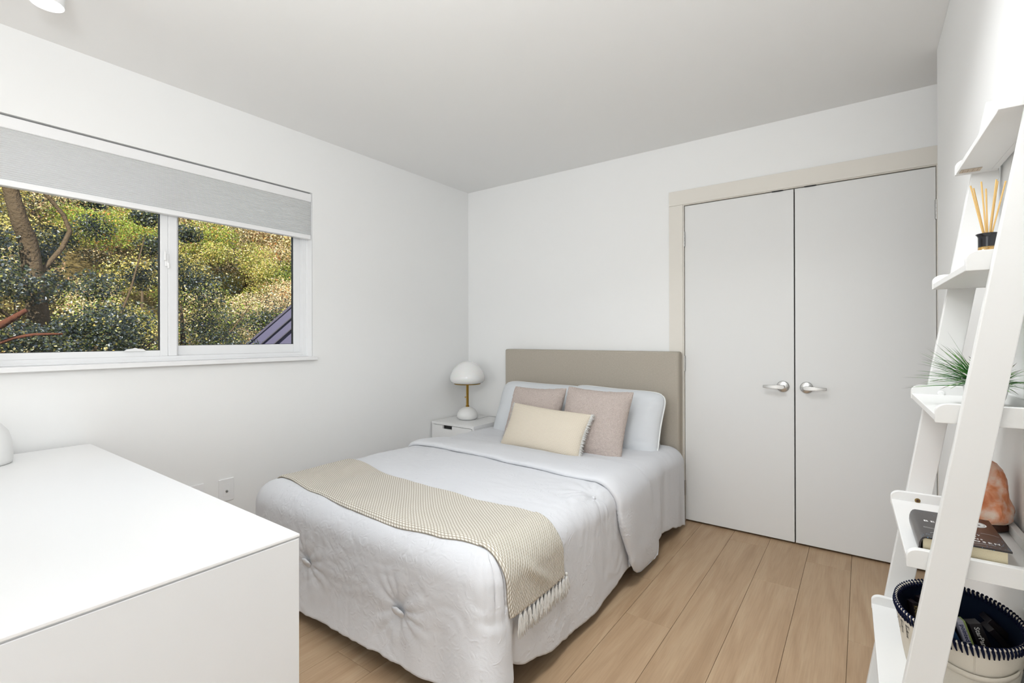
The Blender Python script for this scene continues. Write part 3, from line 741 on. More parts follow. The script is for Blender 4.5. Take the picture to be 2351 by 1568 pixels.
# ---- turned-down fold: thick rolled band across the bed and down its side
def band_point(s, y, off): return bed_pt(s, y, off)
S = []; s = XL + .0
sEndArc = (T - R - .03) + R * PI / 2
s0 = XL + R - .09; s1 = XRB - R + sEndArc - .012
ns_ = 190; nc = 44
PB = np.zeros((ns_, nc, 3))
for i in range(ns_):
    u = i / (ns_ - 1); s = s0 + (s1 - s0) * u
    down = max(0, (s - (XRB - R)) / (s1 - (XRB - R)))
    yf_ = interp(s, [(.45, -1.105), (.65, -1.085), (1.0, -1.10), (1.4, -1.135), (1.65, -1.16), (1.85, -1.165), (2.0, -1.15), (2.3, -1.06)])
    yr_ = interp(s, [(.45, -.84), (.8, -.80), (1.6, -.80), (1.85, -.78), (2.0, -.70), (2.3, -.64)])
    e = min(1, u / .035, (1 - u) / .055); e = math.sqrt(max(0, 1 - (1 - e) ** 2)); e = max(e, .02)
    yc_ = (yf_ + yr_) / 2; hw = (yr_ - yf_) / 2 * (.80 + .20 * e) ; th_ = .024 + .010 * math.sin(min(1, down * 1.2) * PI)
    for j in range(nc):
        a_ = 2 * PI * j / nc; ca, sa = math.cos(a_), math.sin(a_)
        yy = yc_ + hw * math.copysign(abs(ca) ** .7, ca)
        shape = (.62 + .38 * (-ca)) * th_      # thicker at the free (foot) edge
        h = .014 + shape * (math.copysign(abs(sa) ** .75, sa)) * e + .010 + .012 * down
        h += .004 * fbm((s * 5, yy * 9, 0), 2)
        cut = max(0, min(1, (yf_ + .17 - yy) / .17)); cut = cut * cut * .085 + .02 * max(0, (yy - yr_ + .06) / .06) ** 2
        p = bed_pt(s - cut * u ** 3, yy, h)
        PB[i, j] = p
def fold_wr(p, i, j):
    v = Vector(p); down = max(0, T - .06 - v.z)
    q = noise.noise(v * 4)
    r_ = 1 - abs(noise.noise(Vector((v.x * 4, v.y * 26 + q * 2, v.z * 4)))) * 2
    pu = .0022 * math.sin(v.z * 300) * math.exp(-((v.y + 1.13) / .03) ** 2) if v.z < T - .02 else 0
    return .0035 * r_ * min(1, .35 + down * 5) + pu
PB2 = grid_displace(PB, fold_wr)
mbf = MB().grid(PB2, wrap=True); nv = ns_ * nc
mbf.f += [tuple(range(nc)), tuple(range(nv - 1, nv - nc - 1, -1))]
fold = obj('turned_down_edge', mbf, COMF, comf, smooth=True)

# ---- sheet layer at the head end
ss = []; sA = XL + R - (R * PI / 2 + .30); sB = XRB - R + (R * PI / 2 + (T - R - .03))
nA, nB = 260, 96
PS = np.zeros((nA, nB, 3))
for i in range(nA):
    for j in range(nB):
        v_ = j / (nB - 1)
        y = -1.02 + v_ * (.90)
        hem = interp(y, [(-.75, .10), (-.55, .105), (-.50, .088), (-.38, .082), (-.30, .06), (-.18, .035)])
        sR = XRB - R
        Smax = sR + R * PI / 2 + (T - R - hem)
        s = sA + (Smax - sA) * i / (nA - 1)
        round_ = .05 * max(0, (y + .28) / .16) ** 2   # head end corner softens down
        p = bed_pt(s, y, .004)
        if s > sR:
            dn = max(0, T - p.z); p.x += .010 + .018 * min(1, dn * 3) * noise.noise(Vector((0, y * 7, 2))) + .005 * math.sin(y * 19 + dn * 2) * min(1, dn * 3)
        if y > -.20 and s > sR - .05: p.z -= .02 * ((y + .20) / .08) ** 2
        p.z += .004 * fbm((p.x * 7, y * 7, p.z * 3), 2)
        PS[i, j] = p
PS = grid_displace(PS, lambda p, i, j: .0018 * (1 - 2 * abs(noise.noise(Vector((p[0] * 7, p[1] * 18, p[2] * 5))))))
d_ = np.cross(PS[101, 50] - PS[100, 50], PS[100, 51] - PS[100, 50])
if d_[2] < 0: PS = PS[:, ::-1]
sheet = obj('bed_sheet', MB().grid(PS), COMF, smooth=True, solid=.004, loc=(1.15, -.55, 0))
tag(sheet, 'white blanket layer hanging beside the headboard under the pillows', 'blanket')

# ---- throw
sT0 = XL + R - .20; zf = .312
sT1 = XRB - R + R * PI / 2 + (T - R - zf)
nA, nB = 320, 84
PT = np.zeros((nA, nB, 3)); UV = np.zeros((nA, nB, 2))
for i in range(nA):
    u = i / (nA - 1); s = sT0 + (sT1 - sT0) * u
    yb = interp(s, [(.3, -1.56), (.56, -1.562), (.94, -1.640), (1.13, -1.650), (1.51, -1.668), (1.71, -1.648), (1.86, -1.66), (1.95, -1.640), (2.2, -1.605)])
    yf_ = interp(s, [(.3, -1.95), (.53, -1.962), (.85, -1.998), (1.13, -2.020), (1.41, -2.030), (1.61, -2.016), (1.75, -1.995), (1.86, -1.998), (1.95, -1.99), (2.2, -1.938)])
    for j in range(nB):
        v_ = j / (nB - 1); y = yf_ + (yb - yf_) * v_
        h = .0185 + .003 * fbm((s * 6, y * 6, 2), 2) + .0016 * math.cos(v_ * PI * 2) * 0
        e = min(v_, 1 - v_); h -= .006 * max(0, 1 - e / .03)
        h += .010 * math.exp(-(((s - 1.93) - (v_ - .4) * .25) / .022) ** 2) * math.exp(-((v_ - .45) / .22) ** 2)   # soft crease over the edge
        if s > XRB - R: h += .004
        PT[i, j] = bed_pt(s, y, h); UV[i, j] = (s, v_ * .40)
d_ = np.cross(PT[101, 50] - PT[100, 50], PT[100, 51] - PT[100, 50])
if d_[2] < 0: PT = PT[:, ::-1]; UV = UV[:, ::-1]
throw = obj('throw_blanket', MB().grid(PT), THROW, smooth=True, solid=.005, uv=UV.reshape(-1, 2), loc=(1.2, -1.82, 0))
tag(throw, 'beige woven throw with white tassels laid across the foot of the bed', 'throw blanket')
for q in range(13):
    v_ = (q + .35) / 13; y = -1.938 + (-1.607 + 1.938) * v_
    base = bed_pt(sT1, y, .022); rr = random.Random(q)
    mb = MB()
    mb.lathe([(.001, base.z + .006), (.0055, base.z + .002), (.006, base.z - .004), (.0035, base.z - .010), (.001, base.z - .012)], base.x, base.y, 10, cap=False)
    for k_ in range(17):
        a_ = rr.uniform(-1, 1); b_ = rr.uniform(-.3, 1); L = rr.uniform(.05, .082); wv = rr.uniform(-.004, .004)
        pts = []
        for m_ in range(6):
            t_ = m_ / 5
            pts.append((base.x + .002 + b_ * .006 * t_, base.y + a_ * (.003 + .013 * t_ ** .8) + wv * math.sin(t_ * 5), base.z - .006 - L * t_))
        mb.tube(pts, [.0018, .0023, .0023, .0021, .0017, .0006], 5)
    obj('tassel', mb, YARNW, throw, smooth=True)

# ---- pillows
def pillow_mesh(w, h, t, nu=70, nv=54, pinch=.06, corner=.0, power=.5, seed=0, wr=.004, sag=0):
    top = np.zeros((nu, nv, 3)); uv = np.zeros((nu, nv, 2))
    for i in range(nu):
        u = -math.cos(PI * i / (nu - 1)); u = .55 * u + .45 * (-1 + 2 * i / (nu - 1))
        for j in range(nv):
            v = -math.cos(PI * j / (nv - 1)); v = .55 * v + .45 * (-1 + 2 * j / (nv - 1))
            x = w / 2 * u * (1 - pinch * (1 - v * v)); y = h / 2 * v * (1 - pinch * (1 - u * u))
            k_ = 1 - corner * (abs(u * v)) ** 5; x *= k_; y *= k_
            th = t / 2 * (max(0, (1 - abs(u) ** 2.6) * (1 - abs(v) ** 2.6))) ** power
            th *= 1 + .06 * noise.noise(Vector((u * 1.6, v * 1.6, seed)))
            y -= sag * (1 - v * v) * .0
            r_ = wr * noise.noise(Vector((x * 9, y * 9, seed + 3))) * (1 - max(abs(u), abs(v)) ** 4)
            r_ += wr * .7 * (1 - 2 * abs(noise.noise(Vector((x * 12 + seed, y * 30, seed))))) * max(0, abs(u) - .55) * 2 * (1 - max(abs(u), abs(v)) ** 8)
            top[i, j] = (x, y, th + r_); uv[i, j] = (x + w / 2, y + h / 2)
    return top, uv
def build_pillow(name, mt, w, h, t, place, label, cat, group=None, uvm=False, disp=None, **kw):
    top, uv = pillow_mesh(w, h, t, **kw)
    bot = top.copy(); bot[:, :, 2] = -bot[:, :, 2] * .8
    if disp:
        top = grid_displace(top, disp)
    def tf(A): return np.array([[place @ Vector(p) for p in row] for row in A])
    A, B = tf(top), tf(bot)
    mb = MB().grid(A[:, :]); mb.grid(B[:, ::-1])
    uvs = np.concatenate([uv.reshape(-1, 2), uv[:, ::-1].reshape(-1, 2)])
    c = place @ Vector((0, 0, 0))
    o = obj(name, mb, mt, smooth=True, uv=uvs, loc=(c.x, c.y, c.z - h / 2 + .02))
    tag(o, label, cat, group)
    edge = [A[i, 0] for i in range(A.shape[0])] + [A[-1, j] for j in range(1, A.shape[1])] + [A[i, -1] for i in range(A.shape[0] - 2, -1, -1)] + [A[0, j] for j in range(A.shape[1] - 2, 0, -1)]
    return o, edge, A
def place(cx, cy, zb, h, lean, yaw=0, roll=0):
    """pillow local x right, y up, z thickness (towards the room); zb bottom height, lean back from vertical"""
    Rm = Matrix.Rotation(yaw, 4, 'Z') @ Matrix.Rotation(PI / 2 - lean, 4, 'X') @ Matrix.Rotation(roll, 4, 'Z')
    c = Vector((cx, cy, zb + h / 2 * math.cos(lean)))
    return Matrix.Translation(c) @ Rm
# white shams
o, e, A = build_pillow('pillow', SHAM, .74, .46, .20, place(.890, -.262, .440, .46, .42, 0.0, -.015), 'left white sham pillow behind the taupe cushions', 'pillow', None, corner=.125, pinch=.06, seed=1, wr=.012)
obj('piping', MB().tube([p for p in e[::2]], .0052, 8, closed=True), PIPE, o, smooth=True)
o, e, A = build_pillow('pillow', SHAM, .68, .45, .20, place(1.478, -.290, .448, .45, .40, .02, -.035), 'right white sham pillow against the headboard end', 'pillow', None, corner=.125, pinch=.06, seed=5, wr=.012)
obj('piping', MB().tube([p for p in e[::2]], .0052, 8, closed=True), PIPE, o, smooth=True)
# taupe boucle cushions
def bd(p, i, j):
    v = Vector(p); return .0028 * noise.noise(v * 190) + .0025 * noise.noise(v * 60)
o, e, A = build_pillow('throw_pillow', BOUCLE, .44, .44, .15, place(1.008, -.500, .455, .44, .42, -.06, .03), 'left taupe bouclé cushion behind the cream lumbar pillow', 'cushion', None, disp=bd, nu=130, nv=130, corner=.03, pinch=.085, seed=9, wr=.004)
o, e, A = build_pillow('throw_pillow', BOUCLE, .46, .45, .15, place(1.468, -.540, .462, .45, .40, -.03, -.02), 'right taupe bouclé cushion in front of the right white pillow', 'cushion', None, disp=bd, nu=130, nv=130, corner=.03, pinch=.085, seed=12, wr=.003)
# lumbar
o, e, A = build_pillow('lumbar_pillow', LUMB, .59, .31, .13, place(1.208, -.690, .482, .31, .50, -.03, -.045), 'cream woven lumbar pillow with fringed ends in front', 'cushion', None, nu=110, nv=70, corner=.03, pinch=.075, seed=21, wr=.002)
for side in (0, -1):
    mb = MB(); rr = random.Random(4 + side)
    row = A[side]; nxt = A[1 if side == 0 else -2]
    outw = Vector(A[side, 35] - A[20 if side == 0 else -21, 35]); outw.z *= .5; outw.normalize(); outw = Vector((outw.x, outw.y, 0)).normalized()
    for j in range(0, 230):
        f = j / 229 * (len(row) - 1); i0 = int(f); i1 = min(i0 + 1, len(row) - 1); p = Vector(row[i0]).lerp(Vector(row[i1]), f - i0)
        L = rr.uniform(.014, .026)
        d = outw + Vector((rr.uniform(-.1, .1), rr.uniform(-.4, .3), rr.uniform(-.45, .30)))
        pts = [p, p + d * L * .5, p + d * L + Vector((0, 0, -.003))]
        mb.tube(pts, [.0013, .0015, .0006], 4)
    obj('fringe', mb, YARNW, o, smooth=True)

# ================================================================== LADDER SHELF (leans on the right wall)
LA = .0187; LO = Vector((3.0, -1.6, 0))
ex = Vector((math.cos(LA), math.sin(LA), 0)); ey = Vector((-math.sin(LA), math.cos(LA), 0))
def L(x, y, z): return LO + ex * x + ey * y + Vector((0, 0, z))
def Lp(p): return L(*p)
ls = thing('ladder_shelf', 'white painted ladder shelf leaning on the right wall', 'shelf', L(-.08, -.22, 0))
def rail(y0, y1, wx):
    f = lambda z: -.240 + .158 * z
    zt = 1.757; b = .0515; x1 = wx
    zc = (x1 - b + .240) / .158
    prof = [(f(0), 0), (f(0) + b, 0)]
    if zc < zt: prof += [(x1, zc), (x1, zt)]
    else: prof += [(f(zt) + b, zt)]
    prof += [(f(zt), zt)]
    obj('side_rail', MB().prism(prof, y0, y1, lambda u, v, w: L(u, w, v)), LADDER, ls, bevel=.0018)
rail(0, .02, .060); rail(-.45, -.43, .052)
FR = [(-.020, 1.589), (-.063, 1.312), (-.105, 1.037), (-.147, .762), (-.188, .479), (-.228, .206)]
for idx, (fx, zb) in enumerate(FR):
    back = .056; H = .0355; r_ = .020
    prof = [(fx, zb), (back, zb), (back, zb + H)]
    for q in range(9):
        a_ = PI / 2 + PI / 2 * q / 8; prof.append((fx + r_ + r_ * math.cos(a_), zb + H - r_ * .82 + r_ * .82 * math.sin(a_)))
    sb = obj('shelf_board', MB().box(fx + .001, back - .012, -.416, -.014, zb + .001, zb + .0135, Lp), LADDER, ls, bevel=.001)
    obj('shelf_side', MB().prism(prof, -.0145, -.0005, lambda u, v, w: L(u, w, v)), LADDER, ls, bevel=.0012)
    obj('shelf_side', MB().prism(prof, -.4295, -.4155, lambda u, v, w: L(u, w, v)), LADDER, ls, bevel=.0012)
    obj('back_board', MB().box(back - .012, back, -.4155, -.0145, zb + .001, zb + .033, Lp), LADDER, ls, bevel=.001)
def disc(cx, cz, y, r, mb, h=.0015, dome=0):
    n = 20; prof = [(r, 0), (r, -h * .6), (r * .8, -h), (.0001, -h)]
    vs = [L(cx + rr * math.cos(2 * PI * j / n), y + d, cz + rr * math.sin(2 * PI * j / n)) for rr, d in prof for j in range(n)]
    return mb.add(vs, [(i * n + j, (i + 1) * n + j, (i + 1) * n + (j + 1) % n, i * n + (j + 1) % n) for i in range(len(prof) - 1) for j in range(n)])
tag(obj('screw_cap', disc(-.048, 1.054, -.0146, .0068, MB(), .003), PLUG, ls, smooth=True, auto=.7), 'white plastic screw cap', None)
o = obj('screw', disc(-.0935, .7805, -.0146, .0058, MB(), .0012), BRASSD, ls, smooth=True, auto=.7)
tag(o, 'small brass screw', None)
obj('screw_recess', disc(-.0935, .7805, -.0159, .0030, MB(), .0004), DWOOD, o)
# printed mark under the top shelf
LBL = mat('printed_label', srgb(196, 182, 164), .8); LBI = mat('label_ink', srgb(160, 142, 124), .8)
lb = obj('printed_label', MB().box(-.0145, .022, -.052, -.024, 1.5886, 1.5897, Lp), LBL, ls)
mb = MB()
for q in range(4): mb.box(-.0105 + q * .0085, -.0092 + q * .0085, -.048, -.029, 1.5884, 1.5888, Lp)
mb.box(-.0070, -.0045, -.0385, -.0375, 1.5884, 1.5888, Lp).box(.0065, .0105, -.048, -.047, 1.5884, 1.5888, Lp).box(.0065, .0105, -.0385, -.0375, 1.5884, 1.5888, Lp)
obj('printed_marks', mb, LBI, lb)

# ---- reed diffuser on the second shelf
zs = 1.312 + .0138; dx, dy = .004, -.205; c = L(dx, dy, 0)
rd = thing('reed_diffuser', 'reed diffuser with black neck and seven pale reeds on second shelf', 'diffuser', L(dx, dy, zs))
OILD = OILG
obj('bottle', MB().lathe([(.024, zs), (.0265, zs + .003), (.0265, zs + .034), (.023, zs + .043), (.0155, zs + .050), (.0150, zs + .056)], c.x, c.y, 40), OILG, rd, smooth=True, auto=.9)
obj('neck', MB().lathe([(.0150, 1.3805), (.0150, 1.402), (.0160, 1.405), (.0190, 1.4085), (.0180, 1.4095), (.0120, 1.408), (.0110, 1.392), (.0105, 1.3815)], c.x, c.y, 40, cap=False), BLACKG, rd, smooth=True, auto=1.1)
for (tx, tz, ty) in ((-.0235, 1.512, -.01), (-.0155, 1.511, .012), (-.0060, 1.519, -.004), (.0035, 1.506, .01), (.0165, 1.519, -.006), (.0215, 1.519, .012), (.0290, 1.512, -.012)):
    bx = (tx - dx) * .22 * -1; b0 = L(dx + bx, dy - ty * .5, 1.345); t0 = L(tx, dy + ty, tz)
    obj('reed', MB().tube([b0, t0], .00145, 8), REED, rd, smooth=True, auto=.9)

# ---- potted grass on the third shelf
zs = 1.037 + .0138; px_, py_ = -.0055, -.235; c = L(px_, py_, 0)
pg = thing('potted_grass', 'artificial green grass in a white tapered pot on third shelf', 'plant', L(px_, py_, zs))
obj('pot', MB().lathe([(.022, zs), (.025, zs + .002), (.032, zs + .028), (.0365, zs + .056), (.0350, zs + .056), (.031, zs + .040), (.001, zs + .040)], c.x, c.y, 48), POTM, pg, smooth=True, auto=.9)
GRASS = mat('grass_blade', srgb(40, 104, 44), .5)
def gm(m):
    tc = nd(m, 'ShaderNodeTexCoord'); sp = nd(m, 'ShaderNodeSeparateXYZ'); lk(m, tc.outputs['UV'], sp.inputs[0])
    r = ramp(m, sp.outputs[1], [(0, srgb(30, 92, 30)), (.45, srgb(44, 126, 44)), (.72, srgb(104, 150, 66)), (.86, srgb(92, 86, 72)), (1, srgb(96, 84, 92))])
    lk(m, r.outputs[0], bsdf(m).inputs['Base Color'])
gm(GRASS)
def blade(base, d, Ln, w, droop, uvw=1.0):
    """folded ribbon"""
    d = d.normalized(); side = d.cross(Vector((0, 0, 1)));
    if side.length < .1: side = Vector((1, 0, 0))
    side.normalize(); vs = []; uv = []
    n = 7
    for q in range(n + 1):
        t_ = q / n; p = base + d * Ln * t_ + Vector((0, 0, -droop * Ln * t_ ** 2.2)); ww = w * (.5 + 1.3 * t_) * (1 - t_) ** .75 if t_ < 1 else 0
        vs += [p - side * ww, p + Vector((0, 0, -ww * .5)), p + side * ww]; uv += [(0, t_ * uvw)] * 3
    fs = []
    for q in range(n): fs += [(q * 3, q * 3 + 1, q * 3 + 4, q * 3 + 3), (q * 3 + 1, q * 3 + 2, q * 3 + 5, q * 3 + 4)]
    return vs, fs, uv
rr = random.Random(3); mb = MB(); UVb = []
blades = []
for i in range(250):
    az = rr.uniform(0, 2 * PI); el = rr.triangular(.0, 1.45, .75); Ln = rr.uniform(.08, .135) * (1.0 - .18 * (el > 1.1))
    if math.cos(az) > .2: Ln *= .55
    blades.append((az, el, Ln, rr.uniform(.0014, .0032), rr.uniform(.1, .4)))
for az, el, Ln, w, dr_ in [(PI, .02, .128, .003, .12), (PI + .15, .05, .132, .0022, .10), (PI - .2, .22, .130, .002, .14), (PI + .2, .32, .125, .0016, .16), (PI, .62, .125, .0018, .1), (PI - .3, .8, .125, .0018, .08), (PI + .1, .95, .12, .002, .05), (PI, 1.15, .13, .0018, .03)]:
    blades.append((az, el, Ln, w, dr_))
for az, el, Ln, w, dr_ in blades:
    d = ex * (math.cos(az) * math.cos(el)) + ey * (math.sin(az) * math.cos(el)) + Vector((0, 0, math.sin(el)))
    b0 = L(px_ + .016 * math.cos(az) * rr.random(), py_ + .016 * math.sin(az) * rr.random(), zs + .042)
    vs, fs, uv = blade(b0, d, Ln, w, dr_, rr.choice([.75, .8, .95, 1.0])); mb.add(vs, fs); UVb += uv
obj('grass_blades', mb, GRASS, pg, uv=np.array(UVb), smooth=True)['kind'] = 'stuff'

# ---- book on the fourth shelf
zs = .762 + .0138; bt = .8195
COVER = mat('book_cover', srgb(40, 34, 34), .25, spec=.6)
def cover_mat(m):
    c_ = coords(m, 'Object'); v = nd(m, 'ShaderNodeTexVoronoi'); v.inputs['Scale'].default_value = 210; lk(m, c_, v.inputs['Vector'])
    n = nd(m, 'ShaderNodeTexNoise'); n.inputs['Scale'].default_value = 14; lk(m, c_, n.inputs['Vector'])
    r = ramp(m, v.outputs['Distance'], [(.14, srgb(96, 150, 190)), (.20, srgb(38, 33, 34))])
    r2b = ramp(m, n.outputs[0], [(.50, (0, 0, 0)), (.60, (1, 1, 1))])
    mx = nd(m, 'ShaderNodeMix', data_type='RGBA'); mx.inputs['A'].default_value = (*srgb(40, 34, 34), 1)
    lk(m, r2b.outputs[0], mx.inputs['Factor']); lk(m, r.outputs[0], mx.inputs['B']); lk(m, mx.outputs['Result'], bsdf(m).inputs['Base Color'])
cover_mat(COVER)
bk = thing('book', 'thick dark speckled hardback with white title lying on fourth shelf', 'book', L(-.06, -.34, zs))
bx0, bx1, byn, byf = -.130, -.002, -.4145, -.238
prof = []
for q in range(9):
    a_ = PI / 2 + PI * q / 8; prof.append((bx0 + .012 + .010 * math.cos(a_), (zs + bt) / 2 + (bt - zs) / 2 * math.sin(a_)))
outer = [(bx1, bt)] + prof + [(bx1, zs)]
inner = [(bx1, zs + .003)] + [(bx0 + .012 + .007 * math.cos(PI / 2 + PI * q / 8), (zs + bt) / 2 + ((bt - zs) / 2 - .003) * math.sin(PI / 2 + PI * q / 8)) for q in range(8, -1, -1)] + [(bx1, bt - .003)]
mb = MB(); ring = outer + inner; n = len(outer)
vs = [L(u, y, v) for y in (byn, byf) for u, v in ring]; m_ = len(ring); fs = []
for i in range(m_): fs.append((i, (i + 1) % m_, (i + 1) % m_ + m_, i + m_))
for i in range(n - 1):
    a, b = i, i + 1; ia = m_ - 1 - i; ib = m_ - 2 - i
    fs.append((a, ia, ib, b)); fs.append((a + m_, b + m_, ib + m_, ia + m_))
obj('cover', mb.add(vs, fs), COVER, bk, smooth=True, auto=.6)
obj('page_block', MB().box(bx0 + .009, bx1 - .005, byn + .005, byf - .005, zs + .0032, bt - .0032, Lp), PAGES, bk)
def put_text(s, size, x, y, mt, name, spacing=1.0, parent=bk):
    obj(name, text_mesh(s, size, lambda u, v, w: L(x + u, y + v * 1.0, bt + .0004), 0, spacing), mt, parent)
put_text('BEYONDS', .0135, -.111, -.3165, WHITEINK, 'title_lettering', 1.45)
put_text('CHEERY', .0078, -.073, -.3535, WHITEINK, 'subtitle_lettering', 1.6)
put_text('STORY', .0078, -.073, -.3650, WHITEINK, 'subtitle_lettering', 1.6)
put_text('MOTIONS', .0078, -.080, -.3765, WHITEINK, 'subtitle_lettering', 1.5)
put_text('ROSEN', .0105, -.056, -.3905, WHITEINK, 'author_lettering', 1.5)
mb = MB(); n = 40; cxe, cye, re_ = -.029, -.281, .0165
mb.add([L(cxe, cye, bt + .0003)] + [L(cxe + re_ * math.cos(2 * PI * j / n), cye + re_ * 1.1 * math.sin(2 * PI * j / n), bt + .0003) for j in range(n)], [(0, j + 1, (j + 1) % n + 1) for j in range(n)])
em = obj('emblem', mb, WHITEINK, bk)
mb = MB()
rg = lambda q, j: L(cxe + q * math.cos(2 * PI * j / n), cye + q * 1.1 * math.sin(2 * PI * j / n), bt + .0006)
mb.add([rg(.0138, j) for j in range(n)] + [rg(.0132, j) for j in range(n)], [(j, (j + 1) % n, (j + 1) % n + n, j + n) for j in range(n)])
obj('emblem_ring', mb, INK, em)
obj('emblem_sign', text_mesh('&', .017, lambda u, v, w: L(cxe - .003 + u, cye - .006 + v, bt + .0006)), INK, em)
rr = random.Random(11); mb = MB()
for (u0, v0, u1, v1) in ((-.115, -.352, -.078, -.366), (-.115, -.356, -.080, -.371), (-.108, -.385, -.085, -.376), (-.03, -.335, -.006, -.342), (-.06, -.405, -.02, -.398)):
    pts = [(u0 + (u1 - u0) * q / 8, v0 + (v1 - v0) * q / 8 + .003 * math.sin(q / 8 * PI)) for q in range(9)]
    for (a, b), (c2, d2) in zip(pts, pts[1:]): mb.add([L(a, b, bt + .0004), L(c2, d2, bt + .0004), L(c2, d2 - .0006, bt + .0004), L(a, b - .0006, bt + .0004)], [(0, 3, 2, 1)])
obj('cover_strokes', mb, WHITEINK, bk)['kind'] = 'stuff'

# ---- salt lamp
sx, sy = .004, -.128; c = L(sx, sy, 0)
sl = thing('salt_lamp', 'orange and pink rock salt lamp on a dark wooden base', 'lamp', L(sx, sy, zs))
obj('lamp_base', MB().lathe([(.040, zs + .0002), (.046, zs + .004), (.047, zs + .012), (.043, zs + .018), (.001, zs + .0185)], c.x, c.y, 40), DWOOD, sl, smooth=True, auto=.9)
SALT = mat('rock_salt', srgb(214, 142, 106), .45, spec=.4, Subsurface_Weight=.25)
bsdf(SALT).inputs['Subsurface Radius'].default_value = (.03, .012, .006); bsdf(SALT).inputs['Subsurface Scale'].default_value = .5
def salt_mat(m):
    c_ = coords(m, 'Object'); n = nd(m, 'ShaderNodeTexNoise'); n.inputs['Scale'].default_value = 38; n.inputs['Detail'].default_value = 7; n.inputs['Distortion'].default_value = .35; lk(m, c_, n.inputs['Vector'])
    r = ramp(m, n.outputs[0], [(.30, srgb(206, 120, 74)), (.42, srgb(226, 150, 108)), (.52, srgb(236, 186, 158)), (.64, srgb(242, 220, 204))])
    lk(m, r.outputs[0], bsdf(m).inputs['Base Color'])
    n2 = nd(m, 'ShaderNodeTexNoise'); n2.inputs['Scale'].default_value = 120; n2.inputs['Detail'].default_value = 4; lk(m, c_, n2.inputs['Vector']); add_bump(m, n2.outputs[0], .5, .002)
salt_mat(SALT)
prof = [(.046, .0), (.053, .008), (.0555, .020), (.052, .036), (.045, .052), (.041, .072), (.0395, .090), (.035, .108), (.026, .122), (.014, .130), (.001, .132)]
mb = MB(); n = 56; PP = []
pr2 = []
for (a, b), (c2, d2) in zip(prof, prof[1:]):
    for q in range(4): pr2.append((a + (c2 - a) * q / 4, b + (d2 - b) * q / 4))
pr2.append(prof[-1])
A = np.zeros((len(pr2), n, 3))
for i, (r0, z0) in enumerate(pr2):
    for j in range(n):
        a_ = 2 * PI * j / n; d = Vector((math.cos(a_), math.sin(a_), z0 * 14))
        k_ = 1 + .10 * noise.noise(d * 1.3) + .06 * noise.noise(d * 3.1 + Vector((5, 0, 0)))
        # faceting
        k_ += .05 * (1 - 2 * abs(noise.noise(d * 2.2 + Vector((0, 9, 0))))) + .02 * noise.noise(d * 7)
        A[i, j] = L(sx + r0 * k_ * math.cos(a_), sy + r0 * k_ * math.sin(a_), zs + .0187 + z0)
mb.grid(A, wrap=True); mb.f.append(tuple(range(n - 1, -1, -1)))
obj('salt_crystal', mb, SALT, sl, smooth=True, auto=.6)
pts = [L(.046, -.115, zs + .006), L(.053, -.20, zs + .001), L(.0555, -.30, zs + .001), L(.050, -.36, .776)]
pts = [L(.046, -.14, zs + .008), L(.0595, -.20, zs + .012), L(.0605, -.235, .77), L(.0605, -.245, .70), L(.056, -.222, .655), L(.055, -.226, .635), L(.058, -.25, .60), L(.060, -.25, .52)]
obj('power_cord', MB().tube(smooth_pts(pts, 6), .0024, 8), CORD, sl, smooth=True)

# ---- basket with games on the fifth shelf
zs = .479 + .0138; zr = .622; bcx, bcy = -.0525, -.252; ax, ay = .1005, .135
bs = thing('storage_basket', 'oval cream canvas basket with navy whipstitched rim on lowest visible shelf', 'basket', L(bcx, bcy, zs))
def bp(ph, z, k_=1.0):
    t_ = (z - zs) / (zr - zs); s_ = (.80 + .20 * t_ ** .7) * k_
    return L(bcx + ax * s_ * math.cos(ph), bcy + ay * s_ * math.sin(ph), z)
n = 96; rows = 16
A = np.array([[bp(2 * PI * j / n, zs + .001 + (zr - zs - .001) * i / rows, 1) for j in range(n)] for i in range(rows + 1)])
mb = MB().grid(A, wrap=True); mb.f.append(tuple(range(n - 1, -1, -1)))
obj('basket_wall', mb, CANVAS, bs, smooth=True, auto=1.0)
A = np.array([[bp(2 * PI * j / n, zs + .004 + (zr - zs - .004) * i / rows, .955) for j in range(n)] for i in range(rows + 1)])
mb = MB().grid(A[:, ::-1], wrap=True); mb.f.append(tuple(range(n)))
obj('navy_lining', mb, NAVYF, bs, smooth=True, auto=1.0)
A = np.array([[bp(2 * PI * j / n, zr, k_) for j in range(n)] for k_ in (1.0, .955)])
obj('canvas_edge', MB().grid(A, wrap=True), CANVAS, bs)
rope = []
for j in range(n): rope.append(bp(2 * PI * j / n, zr + .002, .99))
obj('rolled_rim', MB().tube(rope, .0030, 8, closed=True), CANVAS, bs, smooth=True)
mb = MB(); rr = random.Random(5)
NSt = 84
for q in range(NSt):
    ph = 2 * PI * q / NSt; d = 2 * PI / NSt
    pts = [bp(ph + d * .55, zr - .015 + rr.uniform(-.001, .001), 1.012), bp(ph + d * .25, zr - .005, 1.03), bp(ph, zr + .0055, .995), bp(ph - d * .2, zr - .001, .945), bp(ph - d * .3, zr - .006, .938)]
    mb.tube(pts, [.0012, .0021, .0030, .0026, .0014], 6)
st_ = obj('whipstitch', mb, NAVYY, bs, smooth=True)
st_['kind'] = 'stuff'
# webbing handle
A = np.array([[bp(PI * 1.36 + .42 * PI * i / 30, zr - .047 + w - .010 * math.sin(PI * i / 30), 1.02 + .015 * math.sin(PI * i / 30)) for w in (-.006, .006)] for i in range(31)])
obj('webbing_handle', MB().grid(A), CANVAS, bs, smooth=True, solid=.0012)
obj('seam', MB().tube([bp(PI * 1.52, zs + .004 + (zr - .02 - zs) * q / 8, 1.008) for q in range(9)], .0008, 5), CANVAS, bs)
